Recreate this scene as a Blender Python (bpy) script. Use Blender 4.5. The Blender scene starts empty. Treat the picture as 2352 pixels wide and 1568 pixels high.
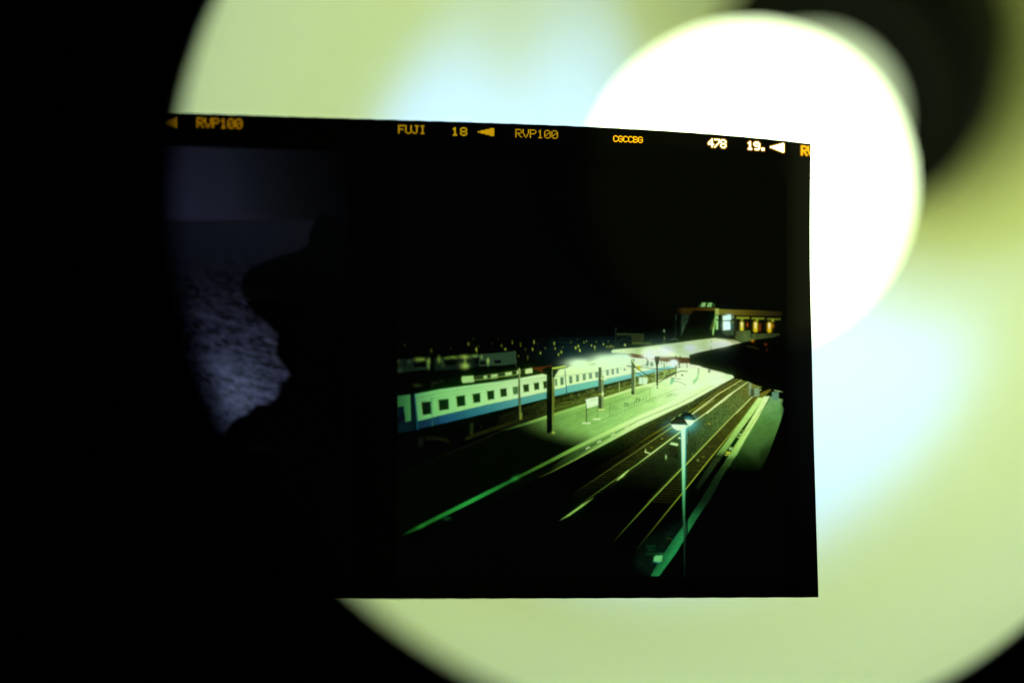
import bpy, math
import numpy as np

# ------------------------------------------------------------------ camera, world, exposure
scene = bpy.context.scene
F = 3267.0                      # focal length in layout units (frame is 2352 x 1568 units)
CX, CY = 1176.0, 784.0

cam_d = bpy.data.cameras.new('camera')
cam = bpy.data.objects.new('camera', cam_d)
scene.collection.objects.link(cam)
scene.camera = cam
cam.location = (0, 0, 0)
cam.rotation_euler = (math.radians(90), 0, 0)
cam_d.sensor_width = 36.0
cam_d.lens = 36.0 * F / 2352.0
cam_d.clip_start = 0.005
cam_d.clip_end = 20.0
cam_d.dof.use_dof = True
cam_d.dof.focus_distance = 0.1862
cam_d.dof.aperture_fstop = cam_d.lens / 16.0      # 16 mm wide opening
cam_d.dof.aperture_blades = 0

world = bpy.data.worlds.new('World')
scene.world = world
world.use_nodes = True
bg = world.node_tree.nodes['Background']
bg.inputs['Color'].default_value = (0, 0, 0, 1)     # a dark room: the bulb is the only light
bg.inputs['Strength'].default_value = 0.0

scene.view_settings.view_transform = 'Standard'
scene.view_settings.look = 'None'
scene.view_settings.exposure = 0.0
scene.view_settings.gamma = 1.0
scene.render.engine = 'CYCLES'
scene.cycles.transparent_max_bounces = 16

BULB_L = 3.88
BULB_C = (0.80, 1.0, 0.56)

C = scene.collection

# ------------------------------------------------------------------ helpers
def node_mat(name):
    m = bpy.data.materials.new(name)
    m.use_nodes = True
    nt = m.node_tree
    nt.nodes.clear()
    out = nt.nodes.new('ShaderNodeOutputMaterial')
    return m, nt, out

def link_mesh(name, verts, faces, mat, parent=None, smooth=False):
    me = bpy.data.meshes.new(name)
    me.from_pydata([tuple(v) for v in verts], [], [tuple(f) for f in faces])
    me.update()
    if smooth:
        me.polygons.foreach_set('use_smooth', [True] * len(me.polygons))
    for mm in (mat if isinstance(mat, (list, tuple)) else [mat]):
        me.materials.append(mm)
    o = bpy.data.objects.new(name, me)
    C.objects.link(o)
    if parent is not None:
        o.parent = parent
        o.matrix_parent_inverse = parent.matrix_world.inverted()
    return o

def empty(name, loc, label, cat):
    o = bpy.data.objects.new(name, None)
    o.location = loc
    o.empty_display_size = 0.02
    C.objects.link(o)
    o['label'] = label
    o['category'] = cat
    bpy.context.view_layer.update()
    return o

def P3(x, y, d):                      # layout point at a given depth -> metres
    return np.array([(x - CX) / F * d, d, (CY - y) / F * d])

def frame_of(a):
    a = np.array(a, float); a /= np.linalg.norm(a)
    e1 = np.cross(a, [0, 0, 1.0]); e1 /= np.linalg.norm(e1)
    e2 = np.cross(e1, a)
    return a, e1, e2

def revolve(path, axis, n=128, closed_start=False, closed_end=False):
    """rings of (centre, radius) all square to axis -> verts, faces"""
    a, e1, e2 = frame_of(axis)
    V, Fc = [], []
    for c, r in path:
        for k in range(n):
            t = 2 * math.pi * k / n
            V.append(np.array(c) + r * (math.cos(t) * e1 + math.sin(t) * e2))
    for i in range(len(path) - 1):
        for k in range(n):
            k2 = (k + 1) % n
            Fc.append((i * n + k, i * n + k2, (i + 1) * n + k2, (i + 1) * n + k))
    if closed_start: Fc.append(tuple(range(n))[::-1])
    if closed_end:
        b = (len(path) - 1) * n
        Fc.append(tuple(range(b, b + n)))
    return V, Fc

def outward(V, Fc, c):
    p = [np.mean([V[i] for i in f], 0) for f in Fc[:1]][0]
    a, b, d = (np.array(V[i]) for i in Fc[0][:3])
    return Fc if np.dot(np.cross(b - a, d - a), p - c) > 0 else [f[::-1] for f in Fc]

# ------------------------------------------------------------------ the dark room behind
m_wall, nt, out = node_mat('dark_wall_paint')
b = nt.nodes.new('ShaderNodeBsdfPrincipled')
nz = nt.nodes.new('ShaderNodeTexNoise'); nz.inputs['Scale'].default_value = 9.0
rp = nt.nodes.new('ShaderNodeValToRGB')
rp.color_ramp.elements[0].color = (0.010, 0.010, 0.010, 1)
rp.color_ramp.elements[1].color = (0.016, 0.016, 0.015, 1)
nt.links.new(nz.outputs['Fac'], rp.inputs['Fac'])
nt.links.new(rp.outputs['Color'], b.inputs['Base Color'])
b.inputs['Roughness'].default_value = 0.95
nt.links.new(b.outputs['BSDF'], out.inputs['Surface'])
wv = [(-3, 1.6, -2), (3, 1.6, -2), (3, 1.6, 2), (-3, 1.6, 2), (-3, 1.7, -2), (3, 1.7, -2), (3, 1.7, 2), (-3, 1.7, 2)]
wf = [(0, 1, 2, 3), (5, 4, 7, 6), (4, 0, 3, 7), (1, 5, 6, 2), (3, 2, 6, 7), (4, 5, 1, 0)]
wall = link_mesh('wall', wv, wf, m_wall)
wall['kind'] = 'structure'

# ------------------------------------------------------------------ the lamp
B0 = P3(1712, 432, 0.268)             # centre of the bulb's globe
S0 = P3(1935, 196, 0.298)             # mouth of the black lamp holder
R0 = P3(1414, 684, 0.230)             # centre of the shade's rim
A_SH = np.array([0.40, 1.0, 0.40])    # the way the shade's mouth faces (backwards)
A_BU = S0 - B0
S1 = np.array([0.0812, 0.3357, 0.1118])            # deepest point of the shade
RIM = 0.0829

m_in, nt, out = node_mat('white_enamel_tinted_highlight')
b = nt.nodes.new('ShaderNodeBsdfDiffuse')
b.inputs['Color'].default_value = (0.805, 0.79, 0.38, 1)
g = nt.nodes.new('ShaderNodeBsdfGlossy')
g.inputs['Color'].default_value = (0.06, 0.11, 0.52, 1)  # artificial blue tint, gives the bulb's reflections an overexposed cyan-white look
g.inputs['Roughness'].default_value = 0.22
ad = nt.nodes.new('ShaderNodeAddShader')
nt.links.new(b.outputs['BSDF'], ad.inputs[0])
nt.links.new(g.outputs['BSDF'], ad.inputs[1])
nt.links.new(ad.outputs['Shader'], out.inputs['Surface'])

m_out, nt, out = node_mat('black_enamel')
b = nt.nodes.new('ShaderNodeBsdfPrincipled')
b.inputs['Base Color'].default_value = (0.015, 0.015, 0.015, 1)
b.inputs['Roughness'].default_value = 0.4
nt.links.new(b.outputs['BSDF'], out.inputs['Surface'])

m_sock, nt, out = node_mat('black_plastic')
b = nt.nodes.new('ShaderNodeBsdfPrincipled')
b.inputs['Base Color'].default_value = (0.0025, 0.003, 0.0015, 1)
b.inputs['Roughness'].default_value = 0.35
b.inputs['Specular IOR Level'].default_value = 0.04
nt.links.new(b.outputs['BSDF'], out.inputs['Surface'])

m_glow, nt, out = node_mat('frosted_lit_glass')
e = nt.nodes.new('ShaderNodeEmission')
e.inputs['Color'].default_value = (*BULB_C, 1); e.inputs['Strength'].default_value = BULB_L
nt.links.new(e.outputs['Emission'], out.inputs['Surface'])
m_glow.cycles.emission_sampling = 'FRONT'

m_neck, nt, out = node_mat('frosted_neck_glass')
e = nt.nodes.new('ShaderNodeEmission')
e.inputs['Color'].default_value = (*BULB_C, 1); e.inputs['Strength'].default_value = BULB_L * 0.22
nt.links.new(e.outputs['Emission'], out.inputs['Surface'])

lamp = empty('lamp', S0, 'round lamp with pale green inside, black holder and glowing white bulb, behind the film', 'lamp')

prof = [(0.0, RIM), (0.028, 0.0822), (0.050, 0.0800), (0.070, 0.0745), (0.086, 0.0655), (0.099, 0.0545), (0.108, 0.043), (0.115, 0.032), (0.119, 0.022)]
hs = np.array([p[0] for p in prof]); rs = np.array([p[1] for p in prof])
uu = hs / 0.119
rs = rs + 0.0045 * np.sin(np.pi * uu) + 0.0021 * np.sin(2 * np.pi * uu) + 0.0001 * np.sin(3 * np.pi * uu)
hs = hs * 1.0903
mm = np.gradient(rs, hs)
fine = []
for i in range(len(hs) - 1):
    for j in range(6):
        t = j / 6.0; d = hs[i+1] - hs[i]
        fine.append((hs[i] + t * d, (2*t**3-3*t*t+1)*rs[i] + (t**3-2*t*t+t)*d*mm[i] + (-2*t**3+3*t*t)*rs[i+1] + (t**3-t*t)*d*mm[i+1]))
fine.append((hs[-1], rs[-1]))
H_S = np.dot(S1 - R0, A_SH / np.linalg.norm(A_SH))
an = A_SH / np.linalg.norm(A_SH)
def cen(h):
    u = h / H_S
    return R0 + an * h + ((S1 - R0) - an * H_S) * u * u
inner = [(cen(h), r) for h, r in fine]
an = A_SH / np.linalg.norm(A_SH)
outer = [(cen(h) + an * 0.0012, r + 0.0014) for h, r in fine]
V1, F1 = revolve(inner, A_SH, 160, closed_end=True)
shade = link_mesh('lamp_shade', V1, F1, m_in, lamp, True)
V2, F2 = revolve(outer, A_SH, 160, closed_end=True)
shell = link_mesh('outer_shell', V2, F2, m_out, shade, True)
lip_path = [(R0 + an * 0.0002, RIM - 0.0002), (R0 - an * 0.0008, RIM + 0.0002), (R0 - an * 0.0008, RIM + 0.0012), (R0 + an * 0.0011, RIM + 0.0016)]
V3, F3 = revolve(lip_path, A_SH, 160)
lip = link_mesh('rim', V3, F3, m_out, shade, True)

ab, _, _ = frame_of(A_BU)
L_BS = np.linalg.norm(S0 - B0)
# globe
RG = 0.0300
gl = []
NG = 28
for k in range(NG + 1):
    t = math.pi * (1 - k / NG)
    if k == 0: t = math.pi - 1e-3
    if math.cos(t) > 0.86: break
    gl.append((B0 + ab * RG * math.cos(t), RG * math.sin(t)))
Vg, Fg = revolve(gl, A_BU, 64, closed_start=True)
Fg = outward(Vg, Fg, B0)
bulb = link_mesh('bulb', Vg, Fg, m_glow, lamp, True)
nk = []
for k in range(25):
    u = k / 24
    nk.append((B0 + ab * (0.0245 + u * (L_BS - 0.0225)), float(np.interp(u, [0, .2, .4, .6, .75, .88, 1], [.0165, .0180, .0176, .0155, .0130, .0105, .0085]))))
Vn, Fn = revolve(nk, A_BU, 96, closed_end=True)
neck = link_mesh('neck', Vn, Fn, m_neck, bulb, True)
# black holder: an open cup round the neck of the bulb
cup = [(S0, 0.0200), (S0 - ab * 0.004, 0.0218), (S0 - ab * 0.004, 0.0284), (S0, 0.0297), (S0 + ab * 0.012, 0.0295), (S0 + ab * 0.030, 0.0255), (S0 + ab * 0.045, 0.018)]
Vc, Fc = revolve(cup, A_BU, 96, closed_start=True, closed_end=True)
sock = link_mesh('bulb_holder', Vc, Fc, m_sock, lamp, True)

# ------------------------------------------------------------------ the film strip: shape
xk = np.array([-260., 0, 400, 861, 1300, 1550, 1749, 1863])
tk = np.array([239., 246, 259, 275, 288.6, 303, 319, 331])
bk = np.array([1377.5, 1377, 1376.3, 1375.3, 1373, 1372.2, 1371.6, 1371])
_pt = np.polyfit(xk / 1000, tk, 4); _pb = np.polyfit(xk / 1000, bk, 2)
def top(x): return np.polyval(_pt, np.asarray(x) / 1000)
def bot(x): return np.polyval(_pb, np.asarray(x) / 1000)
_pd = np.polyfit(xk / 1000, F * 0.0615 / (bk - tk), 3)
def depth(x):
    d = np.polyval(_pd, np.asarray(x) / 1000)
    return 0.1862 - 0.0010 * np.log1p(np.exp((0.1862 - d) / 0.0010)) + 0.00045      # flattens out towards the right
yr = np.array([250., 331, 486, 632, 726, 811, 1000, 1169, 1371, 1400])
xr = np.array([1862.5, 1862, 1860, 1860.5, 1863, 1865, 1869, 1874, 1880, 1881])
XL, XR = -260.0, 1862.0

def film_xy(u, w):
    """strip coordinates (along, across 0..1) -> layout coordinates"""
    u = np.asarray(u, float); w = np.asarray(w, float)
    y = top(u) + w * (bot(u) - top(u))
    k = np.clip((u - 1790) / (XR - 1790), 0, 1)
    x = u + (np.interp(y, yr, xr) - XR) * k * k * (3 - 2 * k)
    # the cut edges of the strip are not perfectly straight
    y = y + 0.35 * np.sin(u * 0.11) * np.exp(-w * 60) + 0.3 * np.sin(u * 0.083 + 1) * np.exp(-(1 - w) * 60)
    return x, y

def film_xyz(u, w, lift=0.0):
    x, y = film_xy(u, w)
    d = depth(u) - lift
    return np.stack([(x - CX) / F * d, d + 0 * x, (CY - y) / F * d], -1)

def w_of(x, y):
    return (y - top(x)) / (bot(x) - top(x))

# dyes are worked out from the tone a spot shows on the lamp, over what the lamp gives there
BLX = np.arange(300, 1950, 150.0)
BLY = np.arange(250, 1400, 100.0)
_bl = """0.44,0.59,0.29 0.44,0.59,0.29 0.50,0.66,0.30 0.51,0.68,0.29 0.59,0.84,0.72 0.68,1.01,1.09 0.68,1.01,1.02 0.71,1.03,1.00 3.10,3.88,2.17 3.11,3.89,2.17 3.10,3.89,2.17
0.46,0.62,0.29 0.46,0.62,0.29 0.49,0.66,0.29 0.51,0.68,0.31 0.64,0.95,0.99 0.70,1.05,1.18 0.72,1.07,1.16 1.66,2.19,1.60 3.10,3.88,2.17 3.11,3.89,2.17 3.10,3.89,2.17
0.46,0.62,0.29 0.46,0.62,0.29 0.49,0.65,0.28 0.50,0.67,0.33 0.64,0.97,1.10 0.70,1.05,1.20 0.74,1.10,1.20 1.96,2.53,1.72 3.10,3.88,2.17 3.10,3.89,2.17 3.10,3.89,2.17
0.46,0.62,0.27 0.46,0.62,0.27 0.49,0.65,0.27 0.50,0.67,0.37 0.65,0.98,1.13 0.69,1.05,1.23 0.74,1.10,1.22 1.44,1.90,1.49 3.09,3.87,2.16 3.11,3.89,2.17 3.10,3.89,2.17
0.43,0.57,0.25 0.43,0.57,0.25 0.48,0.64,0.26 0.49,0.65,0.38 0.64,0.98,1.15 0.68,1.03,1.22 0.73,1.09,1.22 0.78,1.14,1.21 3.10,3.89,2.17 3.10,3.88,2.16 3.10,3.88,2.16
0.47,0.63,0.26 0.47,0.63,0.26 0.47,0.63,0.26 0.48,0.63,0.33 0.63,0.96,1.13 0.66,1.02,1.20 0.71,1.07,1.22 0.76,1.12,1.22 1.39,1.89,1.51 3.04,3.81,2.15 2.98,3.75,2.12
0.47,0.63,0.26 0.47,0.63,0.26 0.47,0.63,0.26 0.46,0.60,0.25 0.61,0.93,1.09 0.66,1.00,1.19 0.69,1.05,1.22 0.74,1.09,1.22 0.80,1.16,1.22 0.82,1.20,1.25 0.85,1.22,1.24
0.46,0.63,0.26 0.46,0.63,0.26 0.46,0.63,0.26 0.45,0.58,0.22 0.57,0.85,0.89 0.64,0.98,1.18 0.67,1.01,1.19 0.71,1.06,1.20 0.75,1.10,1.21 0.78,1.15,1.22 0.81,1.19,1.23
0.46,0.61,0.23 0.46,0.61,0.23 0.46,0.61,0.23 0.46,0.61,0.23 0.49,0.68,0.49 0.61,0.94,1.11 0.65,0.99,1.17 0.67,1.01,1.18 0.71,1.06,1.19 0.74,1.09,1.19 0.76,1.12,1.19
0.47,0.63,0.25 0.47,0.63,0.25 0.47,0.63,0.25 0.47,0.63,0.25 0.44,0.58,0.24 0.57,0.82,0.81 0.62,0.94,1.11 0.65,0.98,1.14 0.67,1.00,1.15 0.69,1.02,1.14 0.70,1.02,1.07
0.47,0.62,0.24 0.47,0.62,0.24 0.47,0.62,0.24 0.47,0.62,0.24 0.47,0.62,0.24 0.45,0.60,0.30 0.55,0.79,0.75 0.60,0.90,0.99 0.62,0.92,1.02 0.63,0.92,0.96 0.61,0.87,0.73
0.46,0.62,0.24 0.46,0.62,0.24 0.46,0.62,0.24 0.46,0.62,0.24 0.46,0.62,0.24 0.46,0.61,0.24 0.47,0.61,0.29 0.50,0.69,0.47 0.53,0.74,0.54 0.54,0.74,0.49 0.54,0.72,0.38"""
BL = np.array([[[float(v) for v in c.split(',')] for c in r.split()] for r in _bl.split('\n')])
def lamp_tone(x, y):
    fx = np.clip((x - BLX[0]) / 150, 0, len(BLX) - 1.001); fy = np.clip((y - BLY[0]) / 100, 0, len(BLY) - 1.001)
    i = fx.astype(int); j = fy.astype(int); a = (fx - i)[..., None]; b = (fy - j)[..., None]
    v = (BL[j, i] * (1 - a) + BL[j, i + 1] * a) * (1 - b) + (BL[j + 1, i] * (1 - a) + BL[j + 1, i + 1] * a) * b
    r = np.hypot(x - 1712, y - 432)
    k = np.clip((415 - r) / 50, 0, 1)[..., None]          # in front of the bulb
    side = np.minimum(v, np.array([0.86, 1.33, 1.1]))
    return side * (1 - k) + np.array([3.10, 3.89, 2.17]) * k

# ------------------------------------------------------------------ drawing the pictures
def lin(c):
    c = np.asarray(c, float) / 255
    return np.where(c <= 0.04045, c / 12.92, ((c + 0.055) / 1.055) ** 2.4)

rng = np.random.default_rng(7)
_NG = rng.random((256, 256))
def vnoise(x, y):
    i = np.floor(x).astype(int); j = np.floor(y).astype(int)
    a = x - i; b = y - j; a = a*a*(3-2*a); b = b*b*(3-2*b)
    g = lambda p, q: _NG[q % 256, p % 256]
    return (g(i, j)*(1-a)+g(i+1, j)*a)*(1-b) + (g(i, j+1)*(1-a)+g(i+1, j+1)*a)*b

def cx(*st):                           # tone that changes along x (layout units)
    xs = np.array([s[0] for s in st], float); cs = np.array([s[1] for s in st], float)
    return lambda X, Y: lin(np.stack([np.interp(X, xs, cs[:, k]) for k in range(3)], -1))
def cy(*st):
    ys = np.array([s[0] for s in st], float); cs = np.array([s[1] for s in st], float)
    return lambda X, Y: lin(np.stack([np.interp(Y, ys, cs[:, k]) for k in range(3)], -1))
def cpts(st, p=3.0):                   # tone blended between scattered spots
    P = np.array([s[0] for s in st], float); cs = np.array([s[1] for s in st], float)
    def f(X, Y):
        num = np.zeros(X.shape + (3,)); den = np.zeros(X.shape)
        for q, c in zip(P, cs):
            w = 1.0 / ((X - q[0])**2 + (Y - q[1])**2 + 260.0) ** (p / 2)
            num += w[..., None] * c; den += w
        return lin(num / den[..., None])
    return f

def fd(fn, ya, yb):
    def f(X, Y):
        t = np.clip((yb - Y) / (yb - ya), 0, 1)
        return fn(X, Y) * (t * t * (3 - 2 * t))[..., None]
    return f

class Plate:
    def __init__(s, x0, y0, x1, y1, res):
        s.x0, s.y0, s.r = x0, y0, res
        s.w = int((x1 - x0) / res) + 1; s.h = int((y1 - y0) / res) + 1
        s.img = np.zeros((s.h, s.w, 3)); s.ids = np.zeros((s.h, s.w), np.int16)
        s.T = (0, 0, 1)
    def use(s, ox, oy, k): s.T = (ox, oy, k)
    def tp(s, pts):
        p = np.atleast_2d(np.asarray(pts, float)); return p * s.T[2] + np.array(s.T[:2])
    def box(s, x0, y0, x1, y1):
        i0 = max(0, int((x0 - s.x0) / s.r)); i1 = min(s.w, int((x1 - s.x0) / s.r) + 2)
        j0 = max(0, int((y0 - s.y0) / s.r)); j1 = min(s.h, int((y1 - s.y0) / s.r) + 2)
        if i1 <= i0 or j1 <= j0: return None
        X, Y = np.meshgrid(s.x0 + np.arange(i0, i1) * s.r, s.y0 + np.arange(j0, j1) * s.r)
        return slice(j0, j1), slice(i0, i1), X, Y
    def comp(s, sl, cov, col, X, Y, a, pid, tex):
        c = col(X, Y) if callable(col) else np.broadcast_to(lin(col), X.shape + (3,))
        if tex is not None: c = c * tex(X, Y)[..., None]
        k = (cov * a)[..., None]
        s.img[sl] = s.img[sl] * (1 - k) + c * k
        if pid is not None:
            v = s.ids[sl]; v[cov > 0.5] = pid
    def poly(s, pts, col, soft=1.4, a=1.0, pid=None, tex=None):
        p = s.tp(pts); m = soft + 1
        b = s.box(p[:, 0].min() - m, p[:, 1].min() - m, p[:, 0].max() + m, p[:, 1].max() + m)
        if b is None: return
        sj, si, X, Y = b
        ins = np.zeros(X.shape, bool); dist = np.full(X.shape, 1e9)
        for (xa, ya), (xb, yb) in zip(p, np.roll(p, -1, 0)):
            dx, dy = xb - xa, yb - ya; L = dx*dx + dy*dy + 1e-9
            t = np.clip(((X - xa) * dx + (Y - ya) * dy) / L, 0, 1)
            dist = np.minimum(dist, np.hypot(X - xa - t*dx, Y - ya - t*dy))
            if ya != yb:
                c = ((ya > Y) != (yb > Y)) & (X < (xb - xa) * (Y - ya) / (yb - ya) + xa)
                ins ^= c
        cov = np.clip(0.5 + np.where(ins, dist, -dist) / soft, 0, 1)
        s.comp((sj, si), cov, col, X, Y, a, pid, tex)
    def line(s, pts, w, col, soft=1.2, a=1.0, pid=None, tex=None):
        p = s.tp(pts); n = len(p)
        w = (np.full(n, w) if np.isscalar(w) else np.asarray(w, float)) * s.T[2]
        cl = None
        if not callable(col) and isinstance(col, list): cl = lin(col)
        m = w.max() + soft + 1
        b = s.box(p[:, 0].min() - m, p[:, 1].min() - m, p[:, 0].max() + m, p[:, 1].max() + m)
        if b is None: return
        sj, si, X, Y = b
        best = np.full(X.shape, -1e9); C3 = np.zeros(X.shape + (3,))
        for k in range(n - 1):
            (xa, ya), (xb, yb) = p[k], p[k + 1]
            dx, dy = xb - xa, yb - ya; L = dx*dx + dy*dy + 1e-9
            t = np.clip(((X - xa) * dx + (Y - ya) * dy) / L, 0, 1)
            e = (w[k] + (w[k+1] - w[k]) * t) / 2 - np.hypot(X - xa - t*dx, Y - ya - t*dy)
            u = e > best; best = np.where(u, e, best)
            if cl is not None:
                cc = cl[k] + (cl[k+1] - cl[k]) * t[..., None]
                C3 = np.where(u[..., None], cc, C3)
        cov = np.clip(0.5 + best / soft, 0, 1)
        s.comp((sj, si), cov, (lambda X_, Y_: C3) if cl is not None else col, X, Y, a, pid, tex)
    def glow(s, c, rx, ry, col, g=1.0, rot=0.0, pid=None):
        q = s.tp([c])[0]; rx, ry = rx * s.T[2], ry * s.T[2]
        R = 2.6 * max(rx, ry); b = s.box(q[0] - R, q[1] - R, q[0] + R, q[1] + R)
        if b is None: return
        sj, si, X, Y = b
        ca, sa = math.cos(rot), math.sin(rot)
        u = ((X - q[0]) * ca + (Y - q[1]) * sa) / rx; v = (-(X - q[0]) * sa + (Y - q[1]) * ca) / ry
        k = np.exp(-(u*u + v*v))
        s.img[sj, si] += k[..., None] * lin(col) * g
        if pid is not None:
            z = s.ids[sj, si]; z[k > 0.5] = pid
    def rect(s, x0, y0, x1, y1, col, **kw):
        s.poly([(x0, y0), (x1, y0), (x1, y1), (x0, y1)], col, **kw)
    def sample(s, X, Y):
        fx = np.clip((X - s.x0) / s.r, 0, s.w - 1.001); fy = np.clip((Y - s.y0) / s.r, 0, s.h - 1.001)
        i = fx.astype(int); j = fy.astype(int); a = (fx - i)[..., None]; b = (fy - j)[..., None]
        I = s.img
        return (I[j, i]*(1-a)+I[j, i+1]*a)*(1-b)+(I[j+1, i]*(1-a)+I[j+1, i+1]*a)*b
    def sample_id(s, X, Y):
        i = np.clip(np.rint((X - s.x0) / s.r).astype(int), 0, s.w - 1); j = np.clip(np.rint((Y - s.y0) / s.r).astype(int), 0, s.h - 1)
        return s.ids[j, i]

def grain(sx, sy=None, lo=0.4, hi=1.6, ang=0.0):
    sy = sy or sx; ca, sa = math.cos(ang), math.sin(ang)
    def f(X, Y):
        u = (X*ca + Y*sa); v = (-X*sa + Y*ca)
        n = 0.6 * vnoise(u / sx, v / sy) + 0.4 * vnoise(u / sx * 2.1 + 17, v / sy * 2.1 + 5)
        return lo + (hi - lo) * np.clip((n - 0.2) / 0.6, 0, 1)
    return f

TRAIN, PLATFORM, RAILS, CANOPY, BRIDGE, LAMP, FARTRAIN = 1, 2, 3, 4, 5, 6, 7
P = Plate(900, 362, 1812, 1345, 1.0)
SA = (895.8, 660.4, 0.1953); SC = (895.8, 947.5, 0.1953); SB = (1320.7, 660.4, 0.2197); SD = (1320.7, 947.5, 0.2197)
SE = (1263.3, 1091.0, 0.26857); SG = (895.8, 803.9, 0.10986); SH = (1263.3, 763.7, 0.13549); SI = (1521.7, 671.8, 0.13549); SJ = (1464.2, 918.7, 0.14648)
V1 = (0, 0, 1)

# --- night behind: town lights, poles, wires
P.use(*V1)
P.rect(880, 340, 1830, 1360, (2, 3, 2))
for pts in [[(1337,572),(1344,566),(1352,563)],[(1393,607),(1400,611),(1408,611)],[(1306,637),(1312,640)],[(1769,571),(1778,568),(1780,560)],[(1180,520),(1187,517)],[(1560,455),(1563,462)]]:
    P.line(pts, 1.5, (15, 16, 9), soft=1.2)
P.glow((1400, 800), 110, 22, (10, 28, 26), .8)
P.glow((1330, 815), 70, 22, (12, 30, 30), .8)
P.use(*SA)
br, md, dm = (150, 172, 52), (92, 112, 24), (40, 48, 10)
for x, y, rx, ry, c in [(178,678,12,20,dm),(485,752,13,30,md),(715,715,11,18,dm),(923,662,11,20,(120,140,32)),(988,602,9,14,dm),(1015,725,12,24,br),(1020,750,10,22,md),(1042,690,10,22,dm),(1200,655,10,18,dm),(1272,600,9,14,dm),(1313,682,10,18,md),(1357,724,13,16,br),(1438,645,9,26,md),(1466,765,10,20,br),(1470,795,9,26,br),(1512,803,9,12,md),(1535,655,8,11,md),(1535,685,8,11,md),(1592,725,9,20,(62,76,18)),(1620,822,8,32,md),(1678,725,10,20,br),(1693,640,9,26,br),(1740,655,7,18,dm),(1770,768,11,18,br),(1827,712,8,12,md),(1932,655,9,26,br),(1943,717,10,17,br),(1982,785,11,22,br),(2015,757,13,20,(170,190,60)),(2030,700,8,11,md),(2128,642,8,16,md),(2182,705,8,12,br),(2213,690,9,13,br),(2233,740,9,16,br),(2280,645,7,10,md),(2310,630,7,10,md),(1900,552,8,8,dm),(320,715,8,14,(24,30,6)),(580,680,8,12,(24,30,6)),(1790,605,6,8,dm),(2205,605,5,8,dm)]:
    P.glow((x, y), rx * .68, ry * .7, c, .85)
P.use(*SB)
for x, y, rx, ry, c in [(95,572,6,12,md),(28,540,6,10,dm),(120,560,5,9,md),(35,612,8,12,br),(8,630,8,14,br),(50,655,8,14,br),(172,605,7,10,br),(207,620,8,12,br),(207,645,8,10,md),(222,565,5,9,md),(297,592,7,10,br),(348,562,6,9,md),(376,612,7,10,br),(523,600,9,11,(190,220,110)),(665,587,8,5,br),(788,575,5,9,md),(427,425,6,8,dm),(932,452,8,12,(150,190,120)),(934,535,7,22,(120,150,60))]:
    P.glow((x, y), rx, ry, c)
teal = (14, 40, 40)
for y0, y1 in [(520,505),(560,540),(600,575),(622,600),(672,640),(545,528)]:
    P.line([(-260, y0 + 22), (430, y0), (1060, y1)], 3, teal, a=0.8)
P.poly([(430,475),(725,480),(725,590),(600,595),(590,500),(440,500)], (42,54,22), a=0.9)
P.rect(590, 490, 712, 592, (38,50,20)); P.rect(600, 570, 780, 590, (70,90,36), a=.8)
P.rect(320, 606, 410, 630, (88,100,30), a=.8)
for x, y0 in [(425,430),(720,470),(795,490),(1050,280),(1035,470)]:
    P.line([(x, y0), (x, 600)], 9, (24, 40, 28), a=.9)
P.line([(440,600),(500,530)], 6, (38,56,36)); P.line([(600,520),(560,505),(500,560)], 6, (20,40,36))
for k in range(18):
    x = 760 + k * 17
    P.line([(x, 545 - k), (x + 10, 565 - k)], 4, (34, 56, 44), a=.8)
P.line([(740,552),(1060,530)], 4, (40,62,48)); P.line([(1000,550),(1040,530),(1075,550)], 8, (80,110,80))
P.use(*SA)
for x, y0, y1 in [(968,600,940),(1910,580,810),(1735,690,830),(2000,560,720),(1320,690,770)]:
    P.line([(x, y0), (x, y1)], 5, (18, 30, 16), a=.7)

# --- trains in the siding far behind
f = dict(pid=FARTRAIN)
P.use(*SG)
P.poly([(140,205),(480,175),(850,160),(850,395),(500,440),(150,480)], (16,27,17), soft=3, **f)
P.poly([(930,160),(1500,115),(1860,90),(1860,330),(1500,390),(930,430)], (15,27,16), soft=3, **f)
P.poly([(1860,90),(2352,50),(2630,20),(2650,280),(2352,315),(1870,330)], (38,62,38), soft=3, **f)
P.poly([(480,270),(760,248),(770,345),(490,360)], (3,6,5), soft=3)
P.poly([(290,250),(330,250),(330,340),(290,345)], (4,7,5), soft=2)
P.poly([(1140,225),(1390,205),(1400,300),(1150,320)], (3,6,4), soft=3)
P.poly([(1885,225),(2005,220),(2010,300),(1890,310)], (6,12,10), soft=2.5)
P.poly([(2180,210),(2320,195),(2325,270),(2190,280)], (8,14,10), soft=2.5)
P.poly([(1760,160),(1850,150),(1850,300),(1760,310)], (5,9,6), soft=2)
for x, y, rx, ry, c in [(600,195,75,35,(92,118,36)),(690,190,45,25,(80,110,34)),(810,230,36,50,(104,134,46)),(805,330,30,60,(70,104,48)),(1025,200,32,62,(84,116,38)),(1090,230,20,30,(50,76,26)),(1190,165,60,24,(70,96,26)),(1330,150,80,26,(84,112,34)),(1560,140,90,36,(124,152,60)),(1570,230,24,80,(88,118,44)),(1560,330,75,55,(128,158,66)),(1610,330,40,40,(80,110,40)),(1780,120,66,28,(90,124,54)),(1915,145,22,40,(96,122,44)),(2050,215,24,44,(142,172,66)),(2050,280,18,50,(84,112,50)),(215,420,45,40,(30,48,28)),(1110,320,40,40,(26,40,24)),(570,735,80,30,(32,42,16)),(950,680,60,24,(20,26,8)),(1090,655,40,24,(22,28,8)),(900,730,30,30,(22,28,14)),(1240,640,30,24,(18,22,6)),(400,240,40,40,(26,40,24)),(180,230,30,40,(30,38,12)),(640,380,120,16,(16,34,22))]:
    P.glow((x, y), rx, ry, c)
P.line([(860,30),(855,400)], 34, (3,4,3), soft=3)

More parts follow.
